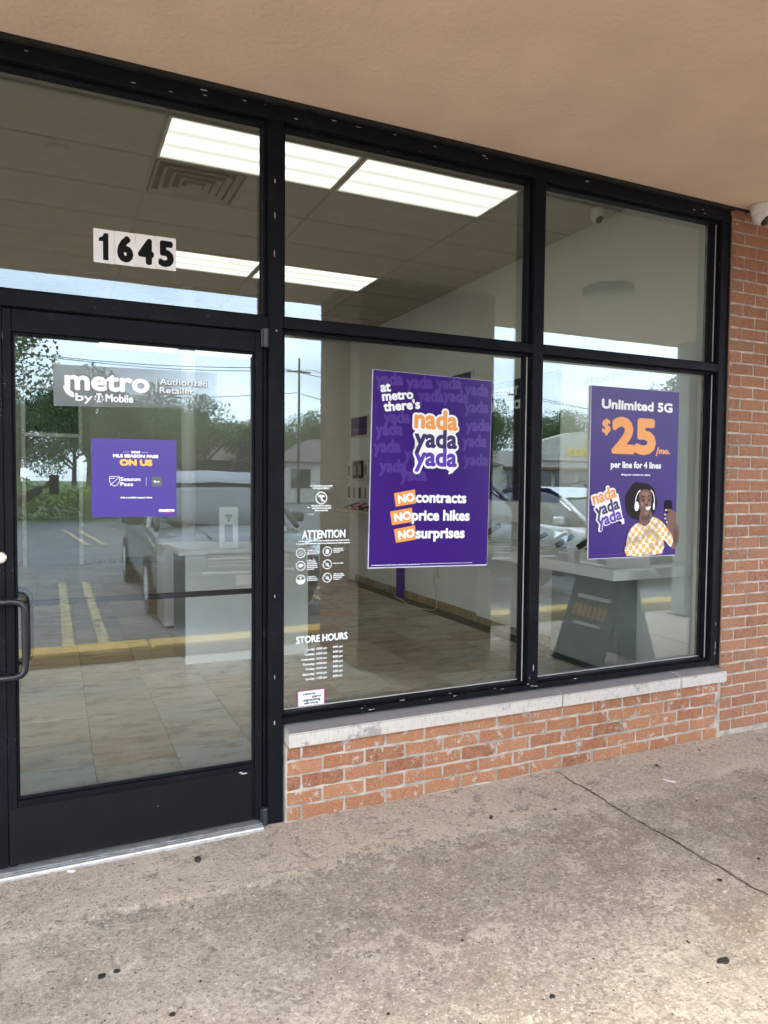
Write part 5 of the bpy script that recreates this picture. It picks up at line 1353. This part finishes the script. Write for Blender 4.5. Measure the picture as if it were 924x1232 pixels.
def house(label, x, y, wd, dp_, h, wall, roof, rise):
    t = thing('house', label, 'building', (x, y, G))
    box('wall', -wd / 2, wd / 2, -dp_, 0, 0, h, wall, t)
    bm = bmesh.new(); o_ = 0.5
    v = [bm.verts.new(p) for p in ((-wd / 2 - o_, o_, h), (wd / 2 + o_, o_, h), (wd / 2 + o_, -dp_ - o_, h), (-wd / 2 - o_, -dp_ - o_, h), (-wd / 2 + dp_ / 2, -dp_ / 2, h + rise), (wd / 2 - dp_ / 2, -dp_ / 2, h + rise))]
    for f_ in ((0, 1, 5, 4), (1, 2, 5), (2, 3, 4, 5), (3, 0, 4), (3, 2, 1, 0)): bm.faces.new([v[i] for i in f_])
    obj('roof', bm, roof, t)
    n_ = int(wd / 4)
    for k in range(n_): box('window', -wd / 2 + 1.2 + k * 4, -wd / 2 + 2.6 + k * 4, 0.002, 0.05, 1.0, 2.3, MAT['car_glass'], t)
    box('door', wd / 2 - 1.9, wd / 2 - 0.9, 0.002, 0.05, 0.0, 2.1, MAT['white'], t)
house('brown roofed low house across the car park behind the dark grey car', 8.5, -50, 14, 9, 2.9, MAT['redwall'], MAT['brownroof'], 1.9)
house('cream low house across the car park near the middle pane reflection', 19, -44, 13, 8, 2.8, MAT['cream'], MAT['brownroof'], 1.8)
house('small cream house among the trees left of the strip store', 34, -58, 12, 8, 3.2, MAT['cream'], MAT['brownroof'], 2.0)

# trees ---------------------------------------------------------------
MAT['bark'] = plain('bark', (0.10, 0.075, 0.055), 0.95, noise_amt=0.3, scale=5, bump=1.0, bscale=20)
def leaf_mat(name, c):
    m, n, ln, b = new_mat(name)
    g = n.new('ShaderNodeNewGeometry'); z = ntex(n, ln, g.outputs['Position'], 0.9, 4, 0.6); z2 = ntex(n, ln, g.outputs['Position'], 6, 2, 0.6)
    mx = mixc(n, ln, z.outputs['Fac'], tuple(q * 0.5 for q in c), tuple(q * 1.5 for q in c))
    mx = mixc(n, ln, thresh(n, ln, z2.outputs['Fac'], 0.4, 0.7), mx, tuple(min(1, q * 1.7) for q in c)); ln(mx, b.inputs['Base Color'])
    b.inputs['Roughness'].default_value = 0.7
    return m
MAT['leaf'] = leaf_mat('dark_green_leaves', (0.08, 0.135, 0.038)); MAT['leaf2'] = leaf_mat('fresh_green_leaves', (0.16, 0.22, 0.035)); MAT['leaf3'] = leaf_mat('blue_green_needles', (0.03, 0.06, 0.03))
def crown_mesh(seed, lobes, n, size, mat, shape='round'):
    r = random.Random(seed); V, F = [], []
    for _ in range(n):
        if shape == 'cone':
            h = r.random() ** 0.8; rr_ = (1 - h) * 0.42 * r.random() ** 0.4 + 0.02; a = r.uniform(0, 6.283)
            c = Vector((rr_ * math.cos(a), rr_ * math.sin(a), h)); c.z -= rr_ * 0.25
        else:
            L_ = r.choice(lobes); d = Vector((r.gauss(0, 1), r.gauss(0, 1), r.gauss(0, 1))).normalized() * (r.random() ** 0.35)
            c = Vector(L_[:3]) + d * L_[3]
        q = size * r.uniform(0.5, 1.2)
        u_ = Vector((r.gauss(0, 1), r.gauss(0, 1), r.gauss(0, 1))).normalized(); v_ = u_.cross(Vector((r.gauss(0, 1), r.gauss(0, 1), r.gauss(0, 1)))).normalized()
        b = len(V); V += [tuple(c - u_ * q), tuple(c + v_ * q * 0.6), tuple(c + u_ * q), tuple(c - v_ * q * 0.6)]; F.append((b, b + 1, b + 2, b + 3))
    m = bpy.data.meshes.new('crown'); m.from_pydata(V, [], F); m.materials.append(mat); return m
def lobes(seed):
    r = random.Random(seed)
    return [(r.uniform(-0.33, 0.33), r.uniform(-0.33, 0.33), r.uniform(0.38, 0.88), r.uniform(0.10, 0.22)) for _ in range(17)]
CR = [crown_mesh(s, lobes(s), 15000, 0.0125, MAT['leaf']) for s in (1, 2, 3)] + [crown_mesh(7, None, 3000, 0.030, MAT['leaf3'], 'cone')]
def trunk_mesh(seed):
    r = random.Random(seed); bm = bmesh.new()
    tube_pts(bm, [(0, 0, 0), (0.006, 0, 0.15), (-0.004, 0.004, 0.34), (0.01, 0, 0.55)], [0.03, 0.022, 0.018, 0.010], 8)
    for k in range(6):
        a = r.uniform(0, 6.28); h = r.uniform(0.25, 0.45); l = r.uniform(0.2, 0.32)
        tube_pts(bm, [(0, 0, h), (math.cos(a) * l * 0.5, math.sin(a) * l * 0.5, h + l * 0.5), (math.cos(a) * l, math.sin(a) * l, h + l * 1.0)], [0.011, 0.008, 0.003], 5)
    m = bpy.data.meshes.new('trunk'); bm.to_mesh(m); bm.free(); m.materials.append(MAT['bark']); return m
TR = [trunk_mesh(s) for s in (1, 2)]
trees = [(-6.5, -27, 9.5, 0, 'tall dark tree at the far left of the reflected car park'), (-3.2, -30, 8.6, 1, 'dark tree standing second from the left across the car park'), (1.0, -46, 7.4, 2, 'dark tree behind the lawn, above the season pass poster'), (4.0, -40, 7.0, 0, 'spreading tree in the middle of the left tree group'),
         (8.3, -46, 7.4, 1, 'tree behind the brown roofed house'), (12.2, -48, 5.6, 2, 'lower tree right of the brown roofed house'), (15.0, -52, 6.4, 0, 'tree behind the cream low house, left side'), (20, -54, 7.6, 1, 'tree behind the cream low house, right side'),
         (25, -50, 7.0, 2, 'tree between the two cream houses'), (31, -52, 7.4, 0, 'tree left of the small cream house'), (37, -66, 10.2, 1, 'large tree behind the strip store, left one'), (42.5, -70, 11.2, 2, 'large tree behind the strip store, middle one'), (48.5, -74, 11, 0, 'large tree behind the strip store, right one'),
         (25.5, -19, 6.6, 1, 'tree to the right of the steel post, across the car park'), (60, -76, 12, 1, 'tree far right behind the strip store'), (-14, -34, 11, 2, 'big tree off to the left of the car park'),
         (-9, -55, 9, 1, 'tree in the back row behind the far left tree'), (-3.5, -58, 8.4, 0, 'tree in the back row, seen left of the season pass poster'), (0.5, -62, 8.8, 2, 'tree in the back row, right above the season pass poster'), (6.5, -64, 8.6, 1, 'tree in the back row above the dark grey car'), (13, -66, 7.8, 0, 'tree in the back row right of the dark grey car'), (28, -68, 8.6, 1, 'tree in the back row between the houses')]
for k, (x, y, h, v, lb) in enumerate(trees):
    t = thing('tree', lb, 'tree', (x, y, G), k * 1.3, 'trees across the car park'); t.scale = (h, h, h)
    obj('trunk', TR[k % 2], None, t); c = obj('crown', CR[v], None, t); c.rotation_euler = (0, 0, k)
for k, (x, y, h) in enumerate(((9.9, -41, 4.6), (17.0, -38, 4.2))):
    t = thing('conifer_tree', ('small pointed conifer between the houses', 'pointed conifer in front of the cream low house')[k], 'conifer', (x, y, G)); t.scale = (h, h, h)
    obj('trunk', TR[k % 2], None, t); obj('crown', CR[3], None, t)
BU = crown_mesh(22, [(r_x * 0.5, 0, 0.32, 0.34) for r_x in (-2, -1, 0, 1, 2)], 3500, 0.035, MAT['leaf2'])
for k, (x, y, s) in enumerate(((-1.7, -25.5, 2.1), (-0.2, -26.5, 2.0), (-4.6, -26, 2.4), (2.2, -29, 1.9))):
    t = thing('shrub', ('fresh green shrub at the edge of the car park, left of the poster', 'fresh green shrub in the middle of the hedge row', 'big green shrub under the tall dark tree', 'green shrub at the right end of the hedge row')[k], 'shrub', (x, y, G)); t.scale = (s, s, s)
    obj('foliage', BU, None, t)
# utility poles and wires
MAT['pole'] = plain('weathered_pole', (0.12, 0.095, 0.075), 0.9)
for k, (x, y, h) in enumerate(((-12, -38, 9.5), (13.6, -42, 9.5), (33.5, -46, 9.5), (62, -52, 10))):
    t = thing('utility_pole', ('wooden utility pole off to the left', 'wooden utility pole by the conifer', 'wooden utility pole left of the strip store', 'wooden utility pole right of the strip store')[k], 'utility pole', (x, y, G))
    tube('shaft', [(0, 0, 0), (0, 0, h)], [0.11, 0.075], MAT['pole'], t, 8); box('crossarm', -0.8, 0.8, -0.05, 0.05, h - 0.9, h - 0.80, MAT['pole'], t)
def wire(a, b, sag, r=0.022):
    a, b = Vector(a), Vector(b); n_ = 14
    return [tuple(a.lerp(b, k / n_) - Vector((0, 0, sag * 4 * (k / n_) * (1 - k / n_)))) for k in range(n_ + 1)]
ps = [(-12, -38), (13.6, -42), (33.5, -46), (62, -52)]
wl = ['upper', 'middle', 'lower']
for q, (dx, h) in enumerate(((-1.0, 8.75), (1.0, 8.75), (0.0, 7.2), )):
    bm = bmesh.new()
    for (xa, ya), (xb, yb) in zip(ps, ps[1:]): tube_pts(bm, wire((xa + dx, ya, h), (xb + dx, yb, h + 0.05), 0.7 + 0.15 * q), 0.022, 5)
    tag(obj('power_line', bm, MAT['rubber']), ('left of the two top power lines along the pole row', 'right of the two top power lines along the pole row', 'lowest power line along the pole row')[q], 'power line')
t = thing('lamp_post', 'tall grey car park lamp post', 'lamp post', (7.4, -20, G))
tube('shaft', [(0, 0, 0), (0, 0, 7.6)], [0.09, 0.06], MAT['grey_panel'], t, 10); box('lamp_head', -0.2, 0.6, -0.15, 0.15, 7.55, 7.7, MAT['grey_panel'], t, 0.02)

# ------------------------------------------------------------------ photographer holding the phone that takes the picture
ph = thing('person', 'person in a dark jacket holding out a phone, mirrored in the door glass', 'person')
def skin_body(name, verts, edges, radii, mat, parent, root=0, sub=2):
    m = bpy.data.meshes.new(name); m.from_pydata(verts, edges, []); m.materials.append(mat)
    o = bpy.data.objects.new(name, m); COL.objects.link(o); o.parent = parent
    md = o.modifiers.new('skin', 'SKIN'); md.use_smooth_shade = True
    for i, r in enumerate(radii):
        d = m.skin_vertices[0].data[i]; d.radius = (r, r) if not isinstance(r, tuple) else r; d.use_root = (i == root)
    s = o.modifiers.new('sub', 'SUBSURF'); s.levels = sub; s.render_levels = sub
    return o
bx0, by0 = -1.62, -3.34
Z0 = G
# 0 pelvis 1 waist 2 chest 3 neckbase 4 neck 5 head 6 headtop | right arm 7 shoulder 8 elbow 9 wrist | left arm 10 sh 11 el 12 wr | legs 13 hip 14 knee 15 ankle 16 toe | 17.. other
Vb = [(0, 0, 0.95), (0, 0.01, 1.12), (0, 0.0, 1.32), (0, 0, 1.45), (0, 0.01, 1.52), (0, 0.02, 1.60), (0, 0.02, 1.70),
      (0.18, 0.0, 1.42), (0.38, 0.10, 1.30), (0.565, 0.300, 1.42), (-0.18, 0, 1.42), (-0.24, -0.03, 1.14), (-0.24, 0.06, 0.90),
      (0.09, 0, 0.90), (0.10, 0.02, 0.50), (0.11, -0.02, 0.09), (0.12, 0.14, 0.04), (-0.09, 0, 0.90), (-0.11, 0.0, 0.50), (-0.12, -0.04, 0.09), (-0.13, 0.12, 0.04)]
Eb = [(0, 1), (1, 2), (2, 3), (3, 4), (4, 5), (5, 6), (3, 7), (7, 8), (8, 9), (3, 10), (10, 11), (11, 12), (0, 13), (13, 14), (14, 15), (15, 16), (0, 17), (17, 18), (18, 19), (19, 20)]
Rb = [(0.15, 0.12), (0.14, 0.11), (0.17, 0.12), 0.09, 0.055, 0.085, 0.07, 0.072, 0.048, 0.030, 0.072, 0.048, 0.030, 0.10, 0.07, 0.045, 0.04, 0.10, 0.07, 0.045, 0.04]
MAT['jacket'] = plain('dark_maroon_jacket', (0.06, 0.02, 0.018), 0.85, noise_amt=0.2, scale=8)
ob = skin_body('body', [(bx0 + a, by0 + b, Z0 + c) for a, b, c in Vb], Eb, Rb, MAT['jacket'], ph)
# head and hair over the body mesh
bm = bmesh.new(); bmesh.ops.create_uvsphere(bm, u_segments=24, v_segments=16, radius=1)
for v in bm.verts:
    x, y, z = v.co; f = 1 - 0.22 * max(0, -z); v.co = (x * 0.078 * f, y * 0.095 * f + (0.012 if y > 0.9 and abs(z) < 0.2 else 0), z * 0.118)
hd = obj('head', bm, MAT['skin'], ph, loc=(bx0 + 0.0, by0 + 0.035, Z0 + 1.645), smooth=True)
bm = bmesh.new(); bmesh.ops.create_uvsphere(bm, u_segments=20, v_segments=12, radius=1)
for v in list(bm.verts):
    if v.co.z < -0.1 or (v.co.y > 0.55 and v.co.z < 0.55): v.co *= 0.9
for v in bm.verts: v.co = (v.co.x * 0.086, v.co.y * 0.104 - 0.008, v.co.z * 0.105 + 0.022)
obj('hair', bm, MAT['hair'], hd, smooth=True)
for sgn in (-1, 1):
    bm = bmesh.new(); bmesh.ops.create_uvsphere(bm, u_segments=10, v_segments=8, radius=0.011); obj('eye', bm, MAT['print_white'], hd, loc=(sgn * 0.031, 0.083, 0.008), smooth=True)
    bm = bmesh.new(); bmesh.ops.create_uvsphere(bm, u_segments=10, v_segments=8, radius=0.022)
    for v in bm.verts: v.co.x *= 0.35; v.co.z *= 1.4
    obj('ear', bm, MAT['skin'], hd, loc=(sgn * 0.078, 0.0, 0.0), smooth=True)
bm = bmesh.new(); lathe(bm, [(0.004, 0.02), (0.011, -0.012), (0.012, -0.02)], 8); nz_ = obj('nose', bm, MAT['skin'], hd, loc=(0, 0.096, -0.012), smooth=True)
bm = bmesh.new(); bx(bm, -0.022, 0.022, -0.004, 0.004, -0.006, 0.006, 0.003); obj('mouth', bm, MAT['jacket'], hd, loc=(0, 0.086, -0.058))
# hand: palm plus five separate fingers closing on the phone's lower edge
wx, wy, wz = bx0 + 0.565, by0 + 0.300, Z0 + 1.42
skin_body('palm', [(wx - 0.01, wy - 0.01, wz), (wx + 0.028, wy + 0.028, wz + 0.014), (wx + 0.055, wy + 0.050, wz + 0.026)], [(0, 1), (1, 2)], [(0.026, 0.02), (0.036, 0.017), (0.034, 0.014)], MAT['skin'], ph)
for k in range(4):
    zz = wz + 0.060 - 0.021 * k; L_ = (0.9, 1.0, 0.95, 0.78)[k]
    skin_body('finger', [(wx + 0.05, wy + 0.045, zz - 0.004), (wx + 0.05 + 0.030 * L_, wy + 0.062, zz), (wx + 0.05 + 0.058 * L_, wy + 0.060, zz + 0.002), (wx + 0.05 + 0.074 * L_, wy + 0.046, zz + 0.002)], [(0, 1), (1, 2), (2, 3)], [0.0095, 0.0088, 0.008, 0.0072], MAT['skin'], ph, 0, 1)
skin_body('thumb', [(wx + 0.02, wy + 0.005, wz + 0.03), (wx + 0.052, wy - 0.006, wz + 0.052), (wx + 0.082, wy + 0.002, wz + 0.060)], [(0, 1), (1, 2)], [0.0125, 0.011, 0.009], MAT['skin'], ph, 0, 1)
# the phone itself sits just behind the lens
pm = bmesh.new(); bx(pm, -0.036, 0.036, -0.075, 0.075, 0.006, 0.014, 0.003)
phone = obj('mobile_phone', pm, MAT['black_plastic']); tag(phone, 'black mobile phone held up in front of the shop to take a photo', 'phone')
phone.matrix_world = M @ Matrix.Translation((0.0, -0.045, 0.004))

# ------------------------------------------------------------------ bits on the walkway
def blob(name, label, cat, x, y, r, mat, h=0.003, group=None, n_=11, stretch=1.0):
    rg = random.Random(int(x * 1000) ^ int(y * 777)); bm = bmesh.new()
    top = []; bot = []; a0 = rg.uniform(0, 6.28)
    for k in range(n_):
        a = 2 * math.pi * k / n_; q = r * rg.uniform(0.7, 1.12)
        px, py = q * math.cos(a) * stretch, q * math.sin(a)
        px, py = px * math.cos(a0) - py * math.sin(a0), px * math.sin(a0) + py * math.cos(a0)
        bot.append(bm.verts.new((px, py, -0.004))); top.append(bm.verts.new((px * 0.8, py * 0.8, h)))
    bm.faces.new(top)
    for k in range(n_): bm.faces.new((bot[k], bot[(k + 1) % n_], top[(k + 1) % n_], top[k]))
    p = Vector((x, y, 0))
    zg = G + 0.0030 * noise.noise(p * 1.3) + 0.0016 * noise.noise(p * 6) + (0.003 if y > -0.41 else -0.003)
    o = obj(name, bm, mat, None, loc=(x, y, zg + 0.001)); tag(o, label, cat, group); return o
gum = [(-0.855, -0.695, 0.014, 'larger of the two black gum spots side by side at the lower left'), (-0.812, -0.690, 0.011, 'smaller faded gum spot touching the larger one at the lower left'), (-0.684, -0.941, 0.010, 'dark gum spot at the very bottom left of the walkway'),
       (-0.588, -0.841, 0.005, 'tiny black speck near the bottom left gum spots'), (-0.132, -1.187, 0.007, 'black spot at the bottom edge of the walkway near the middle'), (0.334, -1.317, 0.012, 'round black gum spot at the bottom, right of the middle'),
       (0.923, -1.412, 0.018, 'long black gum smear at the lower right'), (0.896, -1.30, 0.006, 'small black spot above the long gum smear at the lower right'), (1.301, -1.081, 0.013, 'black gum spot beside the crack at the right'),
       (1.096, -0.363, 0.010, 'round black spot below the brick wall near the crack'), (1.577, -1.033, 0.009, 'small black spot beyond the crack at the right edge'), (2.30, -0.10, 0.012, 'dark spot by the foot of the tall brick wall'),
       (-0.943, -0.284, 0.004, 'tiny dark speck in front of the door threshold'), (1.77, -0.555, 0.006, 'small dark speck on the far slab'), (0.226, -0.991, 0.007, 'dark speck in the middle of the walkway'), (0.555, -1.24, 0.005, 'tiny dark speck at the lower middle'),
       (1.915, -0.166, 0.010, 'brown gum patch near the wall on the far slab'), (2.048, -0.648, 0.009, 'dark patch on the far slab at the right edge')]
for x, y, r, lb in gum:
    blob('gum_spot', lb, 'gum spot', x, y, r * 0.85, MAT['gum'], 0.0010, 'black gum spots on the walkway', stretch=1.9 if 'smear' in lb else 1.2)
blob('dry_leaf', 'curled dark leaf scrap on the walkway in front of the door', 'leaf', -0.473, -0.151, 0.013, MAT['leaf_bit'], 0.008, stretch=1.6)
blob('dry_leaf', 'small dark leaf scrap below the brick wall', 'leaf', 0.778, -0.32, 0.010, MAT['leaf_bit'], 0.007, stretch=1.3)
blob('paper_scrap', 'white torn paper scrap on the far slab near the wall', 'paper scrap', 1.819, -0.342, 0.016, MAT['litter'], 0.003, stretch=2.2)
blob('paper_scrap', 'white flake lying against the door threshold', 'paper scrap', -0.925, -0.045, 0.008, MAT['litter'], 0.006, stretch=2.2)
# loose grit: real stones, too many to count
rg = random.Random(44); bm = bmesh.new()
for _ in range(2600):
    x = rg.uniform(-1.4, 2.9); y = -rg.random() ** 1.3 * 1.6 - 0.005; r = rg.uniform(0.0012, 0.0042) * (1.3 if rg.random() < 0.08 else 1)
    p = Vector((x, y, 0)); z = G + 0.0030 * noise.noise(p * 1.3) + 0.0016 * noise.noise(p * 6) + (0.003 if y > -0.41 else -0.003)
    vs = [bm.verts.new((x + r * a * rg.uniform(.7, 1.3), y + r * b * rg.uniform(.7, 1.3), z + r * c * .7)) for a, b, c in ((1, 0, 0), (0, 1, 0), (-1, 0, 0), (0, -1, 0), (0, 0, 1))]
    for k in range(4): bm.faces.new((vs[k], vs[(k + 1) % 4], vs[4]))
MAT['grit'] = plain('pale_grit', (0.42, 0.37, 0.32), 0.9, noise_amt=0.6, scale=60)
tag(obj('loose_grit', bm, MAT['grit']), 'fine pale grit scattered over the walkway', 'grit', kind='stuff')
